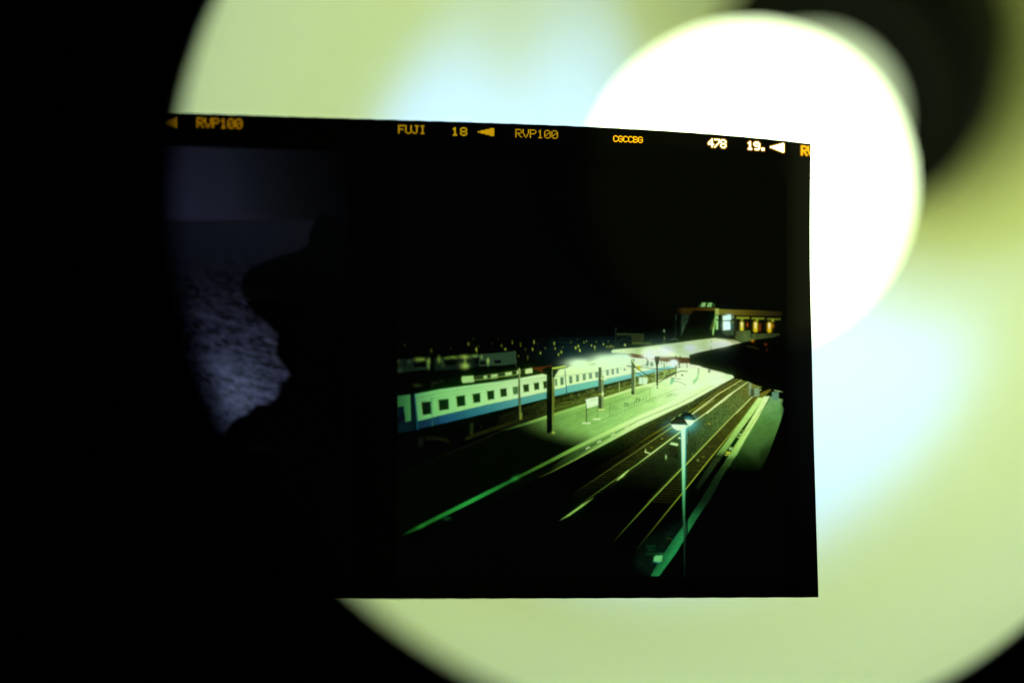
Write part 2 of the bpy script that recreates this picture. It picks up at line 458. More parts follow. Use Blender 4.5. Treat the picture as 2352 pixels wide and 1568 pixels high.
# --- strip of ground behind the platform
P.use(*SH)
st = grain(7, 2.2, 0.35, 1.7, -0.33)
P.poly([(-900,1420),(75,1080),(830,905),(1480,745),(2130,590),(2130,650),(1780,850),(1380,960),(910,1115),(600,1220),(75,1385),(-900,1700)],
       cx((1130,(7,9,3)),(1230,(26,34,9)),(1290,(56,70,18)),(1400,(84,104,34)),(1500,(110,130,56)),(1560,(140,165,80))), tex=st, pid=RAILS)
for o, c in [(30,(74,92,22)),(70,(58,66,14)),(-25,(96,116,40))]:
    P.line([(75,1310+o),(600,1170+o*.8),(830,1085+o*.6),(1380,900+o*.4),(1900,750+o*.2)], [22,18,16,12,8], c, soft=3, a=.6)
P.line([(75,1180),(600,1060),(1380,850),(1900,690)], [60,50,36,16], (40,30,6), soft=4, a=.6)
for k in range(120):                   # stones and plants catching the light
    t = rng.random(); x = 80 + 1800 * t; y = 1180 - 430 * t + rng.normal() * (75 - 45 * t)
    P.glow((x, y), 10 + 10 * rng.random(), 6, (80, 100, 36), .5)
P.use(*SC)
P.line([(900,300),(1180,200),(1480,100),(1800,0)], 30, (30,38,8), soft=5, a=.8)
P.line([(440,300),(560,300),(680,335)], 40, (20,24,6), soft=6, a=.7)
P.rect(330, 290, 395, 400, (12,17,10), soft=3); P.rect(940, 120, 980, 260, (24,36,13), soft=3)
for k in range(60):
    P.glow((900 + 900 * rng.random(), 250 - 120 * rng.random()), 10, 6, (30, 36, 10), .5)

# --- platform
P.use(*V1)
pf = [((1640,862),(236,252,200)),((1580,865),(240,255,205)),((1560,880),(226,250,190)),((1520,900),(204,242,158)),((1480,925),(174,220,124)),((1440,945),(156,206,110)),((1400,965),(146,198,102)),((1370,990),(136,186,92)),((1335,1003),(124,174,80)),((1290,985),(120,172,76)),((1330,945),(128,178,80)),((1262,972),(118,168,74)),((1400,925),(138,186,88)),((1460,905),(160,204,106)),((1180,1060),(110,160,74)),((1000,1120),(100,150,70))]
floor_pts = [(905,1095),(1157,988),(1256,957),(1345,930),(1387,916),(1450,895),(1505,880),(1560,852),(1600,830),(1650,848),(1686,862),(1683,866),(1591,919),(1464,979),(1320,1057),(1265,1085),(1085,1155),(905,1240)]
def lit_edge(fn):
    def f(X, Y):
        t = np.clip(((X - 1265) * .23 - (Y - 998) * .97 + 32) / 64, 0, 1); l = np.clip((X - 1165) / 165, 0, 1)
        return fn(X, Y) * (np.clip((t * t * (3 - 2 * t)) ** 2 * l * l * (3 - 2 * l), 0.006, 1))[..., None]
    return f
P.poly(floor_pts, lit_edge(cpts(pf, 4)), pid=PLATFORM, tex=lambda X, Y: grain(26, 5, 0.92, 1.08, -0.45)(X, Y) * grain(2.2, 1.6, .9, 1.1)(X, Y))
# far edge line
P.line([(1150,990),(1200,975),(1256,957)], [2,5,6.5], [(10,16,6),(62,98,36),(142,190,84)], soft=2.2, pid=PLATFORM)
P.line([(1271,952),(1345,929)], 6, [(128,176,70),(164,210,100)], soft=2, pid=PLATFORM)
P.line([(1386,915),(1450,894),(1505,879),(1560,858)], [5,5,4.5,4], [(186,224,118),(206,240,140),(220,246,160),(230,250,170)], soft=2, pid=PLATFORM)
P.line([(905,1092),(1157,988)], 3, [(3,5,3),(14,22,8)], soft=3)
# near edge band
P.poly([(1590,902),(1640,868),(1668,868),(1688,862),(1684,868),(1591.6,918.7),(1464.2,978.8),(1400,1014),(1390,995),(1464,958)], (226,250,178), soft=2, pid=PLATFORM)
P.poly([(1464,958),(1464.2,978.8),(1390,1017),(1320.7,1056.2),(1265,1084.5),(1262,1078),(1320,1028)],
       cx((1265,(12,20,7)),(1320,(46,76,27)),(1390,(130,178,84)),(1464,(214,244,164))), soft=2, pid=PLATFORM)
P.line([(1600,892),(1540,928),(1464,960),(1400,990),(1320.7,1029),(1264,1058),(1184.8,1098),(1130,1126),(1081.3,1150.5),(1020,1181),(960.2,1211),(925,1228)],
       [7,9,9,8,8,6.5,6,8,8.5,8,7,4], [(232,252,186),(230,252,182),(214,246,160),(184,226,124),(120,172,66),(72,118,36),(26,74,24),(30,118,44),(40,152,58),(30,120,46),(22,86,32),(4,16,8)], soft=2.6, pid=PLATFORM)
P.glow((1183,1098), 9, 4.5, (34,118,42), .8, -0.45); P.glow((968,1208), 9, 4, (26,96,36), .8, -0.45); P.glow((1026,1190), 9, 4, (12,60,26), .8)
P.line([(1591,918),(1464,978),(1390,1017),(1320.7,1055),(1264.9,1084),(1235,1098)], [5,6,5,3,2.2,1.5], [(222,248,172),(206,240,154),(160,204,104),(112,150,52),(62,76,18),(8,10,3)], soft=1.8, pid=PLATFORM)
P.line([(1230,1098),(1100,1165),(1000,1215)], 3, (5,10,6), soft=4, a=.7)
P.line([(1640,884),(1560,926),(1464,966.5),(1400,1001),(1330,1038)], [1.4,2,2.4,3,5], [(180,214,140),(140,184,100),(120,166,84),(74,116,48),(40,66,24)], soft=1.6)
for x, y in [(1545,934),(1500,953),(1440,981),(1408,998),(1376,1014),(1350,1028)]:
    P.line([(x-4, y+2), (x+4, y-2)], 2.2, (216,244,160), soft=1.6, a=.8)

# --- the near train
t = dict(pid=TRAIN)
P.use(*SA)
body = cx((915,(40,92,46)),(935,(52,112,58)),(957,(84,150,86)),(985,(104,176,98)),(1020,(126,196,112)),(1060,(144,206,122)),(1110,(158,216,134)),(1190,(192,232,158)),(1256,(198,234,160)))
blue = cx((915,(4,26,30)),(955,(12,36,46)),(985,(16,46,62)),(1020,(24,72,98)),(1060,(32,92,100)),(1110,(46,118,118)),(1190,(78,152,136)),(1256,(88,166,142)))
P.poly([(90,1275),(236,1258),(246,1570),(95,1615)], body, soft=2.4, **t)
P.poly([(90,1400),(162,1390),(185,1640),(90,1600)], (4,14,22), soft=2.4, **t)
P.poly([(90,1600),(250,1560),(252,1680),(95,1710)], (5,22,26), soft=3, **t)
P.poly([(90,1500),(178,1500),(178,1580),(90,1590)], (3,10,18), soft=2, **t)
P.poly([(240,1262),(292,1250),(330,1660),(250,1690)], (4,18,20), soft=2.2, **t)
P.poly([(292,1252),(600,1192),(900,1150),(1200,1112),(1400,1082),(1600,1048),(1780,1012),(1842,1025),(1842,1225),(1500,1300),(1100,1385),(600,1502),(330,1570)], body, soft=2.2, **t)
P.poly([(330,1568),(600,1500),(1100,1385),(1500,1300),(1842,1225),(1842,1300),(1500,1385),(1150,1470),(900,1530),(600,1598),(330,1658)], blue, soft=2.0, **t)
for pts, dc in [([(310,1300),(600,1235),(900,1190),(1400,1120),(1840,1052)],14),([(310,1345),(600,1278),(900,1225),(1400,1148),(1840,1080)],10),([(310,1400),(600,1310),(1400,1180),(1840,1105)],6)]:
    P.line(pts, dc, (20,60,40), soft=2, a=.28)
P.line([(292,1254),(326,1660)], 14, (20,78,86), soft=2, a=.8)
P.line([(490,1290),(500,1620)], 14, (40,104,80), soft=1.5, a=.6); P.line([(560,1500),(570,1610)], 10, (6,30,44), soft=1.5, a=.6); P.line([(510,1520),(515,1610)], 8, (6,30,44), soft=1.5, a=.6)
wd = (5,18,14)
for q in [[(370,1345),(478,1335),(486,1485),(384,1497)],[(570,1318),(688,1305),(692,1430),(580,1446)],[(778,1276),(880,1262),(886,1386),(792,1400)],[(970,1250),(1058,1236),(1062,1345),(984,1356)],[(1140,1216),(1222,1205),(1226,1310),(1152,1321)],[(1296,1190),(1368,1180),(1375,1276),(1305,1286)],[(1566,1140),(1630,1131),(1634,1220),(1576,1229)],[(1692,1120),(1750,1111),(1754,1195),(1702,1205)],[(1802,1102),(1842,1096),(1842,1182),(1810,1187)]]:
    P.line([q[0], q[3]], 12, (120,150,20), soft=1.6, a=.7)
    P.poly(q, cx((960,(5,14,10)),(1040,(9,20,8)),(1120,(8,20,10)),(1256,(12,28,16))), soft=1.8, **t)
    P.line([q[1], q[2]], 7, (8,40,56), soft=1.6, a=.6)
    P.line([((q[0][0]+q[3][0])/2, (q[0][1]+q[3][1])/2), ((q[1][0]+q[2][0])/2, (q[1][1]+q[2][1])/2)], 5, (26,48,30), soft=2, a=.5)
P.poly([(1440,1165),(1505,1158),(1505,1250),(1450,1258)], (70,112,58), soft=1.8, **t)
for y in (1190, 1222): P.line([(1445,y),(1505,y-7)], 6, (40,70,34), soft=1.6)
# roof equipment
rf = (6,9,6)
P.poly([(850,1120),(1000,1108),(1680,1010),(1790,1005),(1780,1016),(1400,1085),(900,1148),(600,1190)], rf, soft=2.5)
P.poly([(1200,1108),(1500,1058),(1500,1076),(1220,1118)], (90,140,80), soft=2.5, a=.8)
P.poly([(842,1060),(855,1045),(980,1035),(990,1108),(860,1120),(846,1105)], (158,204,116), soft=2.6, **t)
P.poly([(982,1040),(1660,950),(1680,1000),(1000,1106)], (26,38,14), soft=2.4, **t)
for q in [(1100,1035,1140,1078),(1185,1022,1262,1068),(1355,996,1430,1040),(1490,976,1530,1020),(1590,955,1672,1008)]:
    P.poly([(q[0],q[1]+4),(q[2],q[1]-8),(q[2]+3,q[3]-8),(q[0]+3,q[3]+4)], cx((1100,(150,196,110)),(1220,(196,226,140))), soft=2.2, **t)
P.line([(1000,1085),(1130,1070),(1300,1046),(1480,1024)], 18, (96,128,52), soft=2, a=.8)
P.line([(1000,1050),(1180,1020),(1600,958)], 8, (70,92,38), soft=2, a=.8)
for x in (1275,1320,1440): P.line([(x,1010),(x+6,1050)], 8, (74,96,40), soft=1.6)

# car behind the big pillar
P.use(*SH)
wh = cx((1270,(206,240,160)),(1330,(216,246,172)),(1400,(222,248,186)),(1500,(222,248,190)),(1560,(226,250,190)))
bl = cx((1270,(90,168,146)),(1310,(102,184,152)),(1380,(114,196,162)),(1450,(120,198,172)),(1520,(124,196,176)),(1560,(160,210,186)))
P.poly([(20,640),(270,600),(500,520),(800,470),(1200,430),(1400,420),(2130,470),(2130,560),(1380,710),(830,810),(60,970)], wh, soft=3, **t)
P.poly([(60,968),(245,930),(285,900),(830,800),(915,835),(930,790),(1380,695),(1790,610),(2120,542),(2120,592),(1770,672),(1380,770),(910,880),(830,905),(280,1025),(75,1078)], bl, soft=2.4, **t)
P.line([(290,905),(830,800)], 14, (150,205,190), soft=2, a=.6)
P.line([(290,915),(560,865),(830,812)], 6, (60,110,120), soft=1.5, a=.5); P.line([(930,845),(1380,745)], 8, (80,130,150), soft=1.5, a=.6)
P.line([(253,640),(262,800),(284,1025)], [14,16,18], (44,92,108), soft=1.6, **t)
for x, y in [(400,905),(490,890),(1190,765)]: P.line([(x,y),(x,y+90)], 6, (70,130,140), soft=1.4, a=.6)
for x0,y0,x1,y1 in [(85,788,118,900),(172,757,228,886),(322,737,376,860),(437,717,490,830),(550,700,605,806),(656,686,710,780),(762,672,818,762),(950,632,995,726),(1040,616,1083,711),(1122,599,1160,692),(1700,500,1745,570),(1625,515,1642,580),(1878,480,1896,540),(1968,482,1984,512),(2008,478,2026,508),(1652,470,1680,520)]:
    P.poly([(x0,y0+6),(x1,y0-4),(x1+4,y1-6),(x0+6,y1+4)], cx((1275,(70,108,76)),(1340,(96,134,98)),(1420,(112,148,116)),(1560,(120,150,110))), soft=1.8, **t)
    P.line([(x0+4,(y0+y1)/2),(x1,(y0+y1)/2-6)], 8, (136,172,128), soft=2, a=.6)
    P.line([(x0+2,y0+6),(x1,y0-4)], 8, (60,90,70), soft=1.6, a=.6)
P.rect(1250,610,1278,640, (50,60,90), soft=2)
P.line([(75,745),(460,705),(820,655),(1130,610),(1380,575)], 4, (60,90,60), soft=1.2, a=.7); P.line([(75,752),(820,668),(1380,600),(1790,545)], 3, (80,110,80), soft=1.2, a=.5)
# under the car
P.poly([(75,1080),(830,908),(1480,745),(1480,790),(1150,880),(830,975),(75,1140)], (14,16,5), soft=3, a=.85)
for x,y,w_,h_ in [(340,1050,50,60),(600,985,150,70),(470,1030,40,60),(1100,880,60,60),(980,905,70,50),(700,965,60,60),(1680,710,40,30),(1230,830,50,50)]:
    P.poly([(x,y),(x+w_,y-w_*.22),(x+w_,y+h_-w_*.22),(x,y+h_)], (84,98,44), soft=2.4, a=.7, tex=grain(3,3,.5,1.4))
P.use(*SA)
for k in range(40):
    x = 900 + 900 * rng.random(); P.glow((x, 1640 - .235 * x + 60 * rng.random()), 16, 10, (26, 30, 8), .7)

# --- canopy and its lamps
c_ = dict(pid=CANOPY)
P.use(*SH)
P.poly([(-450,530),(20,560),(40,545),(270,545),(850,270),(2331,130),(2331,160),(1500,262),(1060,300),(1050,330),(620,470),(300,540)], (5,9,9), soft=4, a=.45)
P.poly([(1050,318),(1062,290),(1500,255),(2331,148),(2331,420),(1620,395),(1320,352),(1060,336)],
       cpts([((1410,802),(214,244,164)),((1440,803),(204,236,156)),((1470,808),(166,200,116)),((1500,808),(168,204,124)),((1520,792),(182,216,140)),((1545,795),(206,234,158)),((1560,812),(232,252,186)),((1578,800),(206,232,150))]), soft=2, **c_)
P.line([(1065,318),(1250,292),(1480,262)], [42,30,8], [(206,240,154),(214,246,166),(150,184,110)], soft=2.4, tex=grain(3,2,.75,1.2))
P.use(*SI)
P.poly([(0,885),(350,840),(600,800),(900,768),(1100,770),(1225,800),(1340,850),(1000,930),(820,968),(620,1012),(456,1056),(458,1104),(0,1078)],
       cpts([((1530,803),(214,240,160)),((1560,800),(210,240,154)),((1590,790),(222,246,158)),((1620,780),(200,228,142)),((1640,792),(240,255,200)),((1660,790),(250,255,225)),((1690,787),(238,255,190)),((1650,776),(206,232,152)),((1670,778),(110,110,50)),((1685,780),(96,92,36)),((1580,808),(226,250,176)),((1600,800),(236,255,190))], 4), soft=2, **c_)
for pts in [[(0,930),(400,905),(830,860)],[(150,975),(500,1000)],[(350,850),(520,870)],[(300,925),(800,905),(1200,880)],[(520,940),(820,950)]]:
    P.line(pts, 8, (140,166,90), soft=2, a=.5)
P.line([(820,920),(822,968)], 12, (120,140,70), soft=1.5); P.line([(830,810),(830,850)], 16, (90,100,50), soft=1.5, a=.7)
P.line([(920,770),(1220,790)], 20, (96,96,40), soft=2.5, a=.7)
# red beam
P.use(*SH)
P.poly([(1318,352),(1390,352),(1630,388),(1800,398),(2331,436),(2331,532),(2100,505),(1800,470),(1600,440),(1355,415)], cx((1440,(84,52,20)),(1480,(104,56,22)),(1500,(112,84,44)),(1520,(98,52,20)),(1560,(78,34,8)),(1585,(66,26,4))), soft=2, **c_)
P.use(*SI)
P.poly([(0,1075),(458,1104),(460,1190),(0,1135)], cx((1521,(96,62,30)),(1550,(80,40,12)),(1584,(70,28,4))), soft=2, **c_)
for x in (230, 300): P.rect(x-12, 1068, x+12, 1092, (40,30,10), soft=1.4)
P.use(*SA)
P.poly([(1680,940),(1840,925),(1905,908),(1905,935),(1840,1010),(1690,960)], (72,34,8), soft=2.4, **c_)
P.poly([(1900,942),(2065,915),(2075,930),(1910,968)], (176,206,70), soft=2.4)
P.line([(1915,965),(2080,940)], 10, (14,22,14), soft=2)
# lamps under the canopy
P.use(*SH)
for x, y, rx, ry in [(500,525,190,70),(950,465,220,85),(1190,425,130,62),(1295,430,60,50)]:
    P.glow((x, y - 25), rx * 1.3, ry * 1.5, (50,92,86), .5)
    P.glow((x, y), rx, ry, (214,244,184), 1.3, pid=CANOPY)
P.rect(620, 490, 770, 550, (120,150,96), soft=5, a=.6); P.line([(640,560),(770,535)], 14, (60,86,50), soft=3, a=.6)
for x, y, rx, ry in [(1700,360,95,70),(1950,315,110,60),(2100,520,45,35)]:
    P.glow((x, y), rx * 1.5, ry * 1.4, (150,190,120), .7); P.glow((x, y), rx, ry, (250,255,236), 2.2)
P.use(*SI)
for x, y, rx, ry in [(475,935,75,50),(1000,870,120,40),(185,1195,44,34),(60,985,90,50)]:
    P.glow((x, y), rx * 1.5, ry * 1.4, (150,190,120), .7); P.glow((x, y), rx, ry, (250,255,240), 2.4)

# --- pillars, signs, benches, stairs on the platform
q = dict(pid=PLATFORM)
P.use(*SI)
P.poly([(240,1250),(300,1200),(458,1196),(600,1240),(740,1285),(765,1300),(775,1500),(540,1568),(130,1568),(240,1400)], cpts([((1560,850),(226,250,186)),((1600,850),(234,254,194)),((1620,845),(224,246,176)),((1580,875),(232,254,196))]), soft=3, **q)
P.poly([(820,1308),(1110,1380),(1185,1400),(1195,1450),(900,1568),(780,1568),(775,1380)], cpts([((1640,855),(226,246,186)),((1680,863),(210,240,170)),((1650,872),(236,252,206))]), soft=2.4, **q)
P.line([(830,1320),(1120,1400)], 16, (180,206,130), soft=2, a=.6); P.line([(830,1480),(1170,1400)], 10, (190,216,150), soft=2, a=.6)
P.rect(770,1300,812,1355, (110,120,80), soft=2); P.rect(596,1285,622,1365, (120,140,90), soft=2, a=.8)
P.poly([(600,1340),(620,1370),(600,1470),(520,1568),(516,1500),(580,1430)], (112,196,112), soft=2.4, a=.85)
P.poly([(140,1450),(200,1440),(190,1510),(150,1568),(128,1540)], (96,190,120), soft=2.4, a=.85)
P.line([(620,1300),(620,1568)], 8, (190,220,150), soft=1.5, a=.7)
for x in (285, 415): P.line([(x,1190),(x,1265)], 14, (50,52,20), soft=1.4)
P.glow((333,1397), 1, 1, (0,0,0)); P.poly([(316,1397),(322,1383),(333,1379),(345,1385),(350,1397),(345,1410),(333,1414),(321,1410)], (30,38,30), soft=1.6)
P.use(*SH)
P.poly([(1510,760),(1650,755),(1660,800),(1640,880),(1505,870)], (206,240,184), soft=2.4, **q); P.line([(1565,770),(1570,870)], 18, (150,190,140), soft=2, a=.7); P.rect(1640,750,1668,790,(190,200,40),soft=2,a=.7)
def pillar(x0, x1, y0, y1, dark, side, sx, cap=0):
    P.poly([(x0,y0),(x1,y0),(x1,y1),(x0,y1)], dark, soft=1.8, **q)
    P.poly([(x1,y0+cap),(sx,y0+cap),(sx,y1+4),(x1,y1)], side, soft=1.8, **q)
pillar(820, 872, 585, 1285, (66,84,50), (128,150,84), 908, 150)
P.rect(820,1120,872,1285,(40,52,26),soft=2); P.rect(826,1030,866,1060,(150,160,20),soft=2); P.rect(822,1060,868,1100,(70,86,40),soft=2); P.glow((893,1038),16,32,(200,230,150))
P.line([(875,770),(920,805),(960,780)], 24, (206,236,160), soft=2); P.line([(880,640),(895,780)], 10, (150,180,120), soft=1.5)
P.poly([(812,1292),(925,1292),(925,1312),(830,1318)], (206,226,110), soft=2)
P.line([(600,1140),(625,1140)], 5, (200,230,150))
pillar(1378, 1430, 445, 1050, (88,106,60), (160,190,110), 1450, 180)
P.poly([(1370,440),(1450,560),(1450,600),(1430,600),(1378,520)], (70,86,50), soft=2)
P.line([(1375,435),(1460,570)], 18, (206,232,150), soft=2)
P.rect(1378,990,1428,1050,(44,52,26),soft=2); P.rect(1370,1050,1456,1066,(210,236,140),soft=2.4)
P.rect(1470,560,1542,625,(206,204,10),soft=3)
P.line([(1935,500),(1938,740)], 22, (150,180,100), soft=2); P.line([(2130,560),(2130,740)], 30, (130,150,80), soft=2, a=.8)
P.poly([(1770,400),(1858,400),(1850,500),(1830,560),(1800,560),(1778,480)], (34,36,20), soft=2)
P.line([(1815,540),(1818,930)], 30, (22,26,22), soft=1.6); P.line([(1794,620),(1790,880)], 14, (190,220,150), soft=1.8, a=.7); P.line([(1842,620),(1840,800)], 12, (170,200,130), soft=1.8, a=.6)
# name board on two posts
P.line([(617,1140),(620,1530)], 24, (84,110,50), soft=1.8, **q); P.line([(803,1230),(800,1470)], 16, (118,150,70), soft=1.8, **q)
P.poly([(606,1130),(815,1080),(815,1225),(628,1282)], (226,248,190), soft=2, **q)
P.line([(690,1150),(765,1132)], 30, (176,206,140), soft=4, a=.7); P.line([(650,1245),(800,1205)], 10, (190,220,150), soft=2, a=.7)
P.rect(548,1520,680,1545,(210,240,160),soft=4); P.rect(735,1450,855,1475,(216,244,164),soft=4)
# benches, chains, far platform corner
dk = (40,70,36)
for bx, by in [(1270,1190),(1465,1115)]:
    P.line([(bx,by),(bx+6,by+60)], 11, dk); P.line([(bx,by),(bx+45,by+8),(bx+55,by+30),(bx+38,by+60)], 11, dk)
    P.line([(bx+50,by+45),(bx+130,by+20)], 7, dk, a=.6); P.line([(bx+118,by-5),(bx+124,by+20)], 9, dk, a=.8); P.line([(bx+170,by-30),(bx+160,by+20)], 10, dk, a=.9)
for pts in [[(30,1530),(450,1360),(900,1240),(1380,1070),(1760,915)],[(700,1560),(1010,1425),(1400,1255),(1690,1140),(2160,950)]]:
    P.line(pts, 6, (80,120,56), soft=1.4, a=.8)
P.line([(1015,1200),(1015,1425)], 14, (104,146,70), soft=1.8, a=.8); P.line([(1690,940),(1690,1140)], 12, (130,170,84), soft=1.8, a=.8); P.line([(1175,850),(1180,990)], 12, (170,200,110), soft=1.8)
P.line([(1590,905),(1760,905),(2040,935),(2160,895)], 16, (226,250,170), soft=3); P.line([(2260,970),(2331,940)], 10, (226,250,180), soft=2)
for k in range(46):                    # stains and patches on the paving
    u = rng.random(); v = rng.random()
    x = 100 + 2000 * u; y = 1480 - 500 * u + 90 * v + 40 * (1 - u) * rng.normal()
    P.poly([(x, y), (x + 50 + 60 * v, y - 22), (x + 90, y + 10), (x + 20, y + 26)], (96, 140, 62), soft=5, a=.16)
for k in range(26):                    # paving joints
    x = 60 + 78 * k
    P.line([(x, 1500 - .26 * x), (x + 150, 1600 - .28 * x)], 3, (92, 134, 60), soft=1.4, a=.22)
# overhead wire bracket in front
bk_ = (34,46,30)
for pts, w_ in [([(1305,560),(1440,580),(1560,665),(1700,760),(1790,825),(1850,840),(1930,790),(2040,740),(2140,680),(2220,650),(2331,655)],15),([(1440,585),(1640,595),(1800,615),(1950,625),(2160,590),(2220,580)],9),([(1410,685),(1500,690),(1570,750)],9),([(1640,430),(1660,560)],14),([(1700,530),(1640,545),(1540,560)],7),([(2060,765),(2130,780),(2210,780)],8),([(2100,820),(2200,835),(2305,890)],7)]:
    P.line(pts, w_, bk_, soft=1.5)
P.line([(1700,760),(1780,815)], 16, (200,220,130), soft=1.8, a=.6)
# the big dark pillar
P.use(*SA)
P.poly([(1844,930),(1906,925),(1906,1708),(1844,1708)], (5,7,4), soft=1.8, **q)
P.poly([(1790,955),(1850,935),(1850,1010),(1800,1000)], (8,8,4), soft=2)
P.poly([(1906,1060),(1938,1060),(1930,1575),(1906,1600)], (104,124,42), soft=2, a=.85, **q)
P.poly([(1906,960),(1990,960),(1930,1060),(1906,1060)], (16,22,16), soft=3)
P.use(*SC); P.rect(1844, 0, 1904, 238, (5,7,4), soft=1.8, **q); P.glow((1922,233),18,14,(160,176,44)); P.line([(1935,225),(1980,205)], 8, (70,90,30), soft=2)
P.use(*SA)
P.line([(1520,960),(1520,1160),(1535,1540)], [22,20,24], [(150,176,90),(60,84,40),(96,116,44)], soft=1.8, **t)
P.line([(1512,1000),(1512,1560)], 8, (14,30,20), soft=1.5, a=.8)
P.line([(1400,780),(1500,950)], 8, (40,56,30), soft=1.6, a=.8); P.use(*SC); P.rect(1525,0,1553,72,(110,130,40),soft=2)

# --- tracks
r = dict(pid=RAILS)
P.use(*V1)
# side of the platform
P.poly([(1684,868),(1700,872),(1640,918),(1540,968),(1464,1019),(1375,1070),(1290,1105),(1264,1092),(1320.7,1058),(1464.2,980),(1591.6,920)],
       fd(cpts([((1650,890),(58,60,22)),((1600,930),(50,58,22)),((1540,960),(46,54,20)),((1470,1000),(40,48,17)),((1400,1030),(24,30,10)),((1320,1075),(6,8,4))]), 950, 1075), soft=2, tex=grain(2.2, 2.2, .35, 1.7), **r)
P.poly([(1700,872),(1731,876),(1620,960),(1464,1062),(1360,1134),(1290,1120),(1375,1070),(1464,1019),(1540,968),(1640,918)],
       fd(cpts([((1700,880),(86,98,36)),((1640,920),(72,78,20)),((1560,970),(56,62,14)),((1480,1025),(38,42,9)),((1420,1070),(22,24,6)),((1360,1100),(16,18,6))]), 970, 1125), soft=2, tex=grain(5, 1.6, .5, 1.5), **r)
P.poly([(1731,876),(1760,880),(1729,905),(1674,964),(1577,1065),(1496,1148),(1400,1180),(1340,1160),(1464,1066),(1561,992)],
       fd(cpts([((1720,890),(106,112,40)),((1690,915),(90,112,46)),((1650,950),(76,104,44)),((1610,990),(62,90,38)),((1570,1020),(46,66,27)),((1530,1060),(42,58,24)),((1490,1090),(34,46,19)),((1440,1120),(22,30,13))]), 965, 1150), soft=2, tex=grain(1.8, 1.8, .45, 1.55), **r)
P.poly([(1740,905),(1775,890),(1740,930),(1690,990),(1632,1062),(1577,1120),(1496,1205),(1430,1270),(1400,1250),(1577,1076),(1674,964)],
       fd(cpts([((1750,900),(100,96,24)),((1710,945),(66,70,18)),((1680,980),(48,54,14)),((1640,1030),(34,38,10)),((1590,1080),(20,24,8)),((1540,1140),(20,24,8))]), 990, 1215), soft=2, tex=grain(5, 1.6, .5, 1.5), **r)
P.use(*SJ)
def at(path, y):
    p = sorted(path, key=lambda a: a[1]); return float(np.interp(y, [a[1] for a in p], [a[0] for a in p]))
r1 = [(1210,-10),(860,215),(530,430),(0,790),(-980,1450)]
r2 = [(1560,-165),(1365,0),(920,310),(660,505),(240,820),(0,1000),(-980,1690)]
r3 = [(1940,-170),(1750,0),(1430,310),(770,1000),(690,1075),(215,1568),(-400,2240)]
r4 = [(2000,-60),(1880,65),(1540,430),(1150,900),(770,1375),(610,1568),(-10,2330)]
def fade(y): return float(np.interp(y, [0, 300, 600, 900, 1200, 1450, 1600], [1.0, .9, .7, .45, .2, .05, 0]))
y = 30.0
while y < 1600:                        # sleepers
    for (pa, pb, tone) in ((r1, r2, (84,100,34)), (r3, r4, (88,94,28))):
        xa, xb = at(pa, y), at(pb, y + 16)
        if pb is r4: xa -= 16 + .03 * y; xb -= 2
        if pb is r2: xa -= 26; xb += 60 + .03 * y
        kf = fade(y) if pb is r2 else fade(y - 200)
        jj = rng.normal() * 3
        P.line([(xa, y - 6 + jj), ((xa + xb) / 2, y + 6), (xb, y + 16 + jj)], 4 + y * .006, tone, soft=1.1, a=min(1, kf * (.75 + .4 * rng.random())))
    y += 15 + y * 0.017
def rail(pts, w, cols, a=1): P.line(pts, w, cols, soft=1.7, a=a, **r)
P.line([(1080,20),(800,190),(500,380),(200,560),(0,690),(-250,840)], [16,20,22,20,16,8], [(96,104,16),(120,130,14),(118,128,10),(80,88,10),(44,50,6),(6,7,2)], soft=2.4)
rail(r1, [6,10,12,10,6], [(170,188,90),(206,222,124),(158,182,74),(96,114,38),(5,6,3)])
rail(r2, [9,13,15,17,18,12,4], [(200,224,140),(216,240,150),(206,232,134),(190,224,120),(196,232,130),(128,170,64),(2,3,2)])
P.use(*SD)
P.line([(560,600),(500,655),(440,705)], [6,20,6], (176,216,110), soft=2, **r); P.line([(190,890),(80,965),(-60,1065),(-170,1130)], [6,20,18,4], [(70,96,34),(140,190,84),(134,184,78),(10,16,6)], soft=2, **r)
P.use(*SJ)
rail(r3, [10,14,16,18,18,16,3], [(170,190,90),(196,216,112),(170,196,88),(150,184,74),(150,184,70),(118,160,50),(6,10,4)])
rail(r4, [9,11,13,14,14,13,3], [(140,158,60),(168,182,56),(150,164,50),(146,168,44),(140,168,44),(126,156,40),(20,28,8)])
P.line([(1870,100),(1560,425),(1170,905)], 6, (30,44,20), soft=1.6, a=.8)
P.use(*SB)
rail([(1760,952),(1500,1110),(1350,1225),(1235,1312)], [10,12,13,13], [(170,180,84),(196,206,104),(204,222,124),(200,220,120)])
rail([(1812,982),(1600,1130),(1480,1225),(1380,1307)], [10,15,16,16], [(190,206,110),(216,238,150),(214,238,150),(216,240,150)])
rail([(1850,1142),(1690,1307)], 14, [(176,196,100),(186,206,108)])
P.line([(1700,955),(1540,1050),(1300,1215)], 7, (120,128,40), soft=1.6, a=.8)
for k in range(3): P.line([(1520+k*14,1005),(1528+k*14,1050)], 5, (96,96,40), soft=1.4, a=.6)
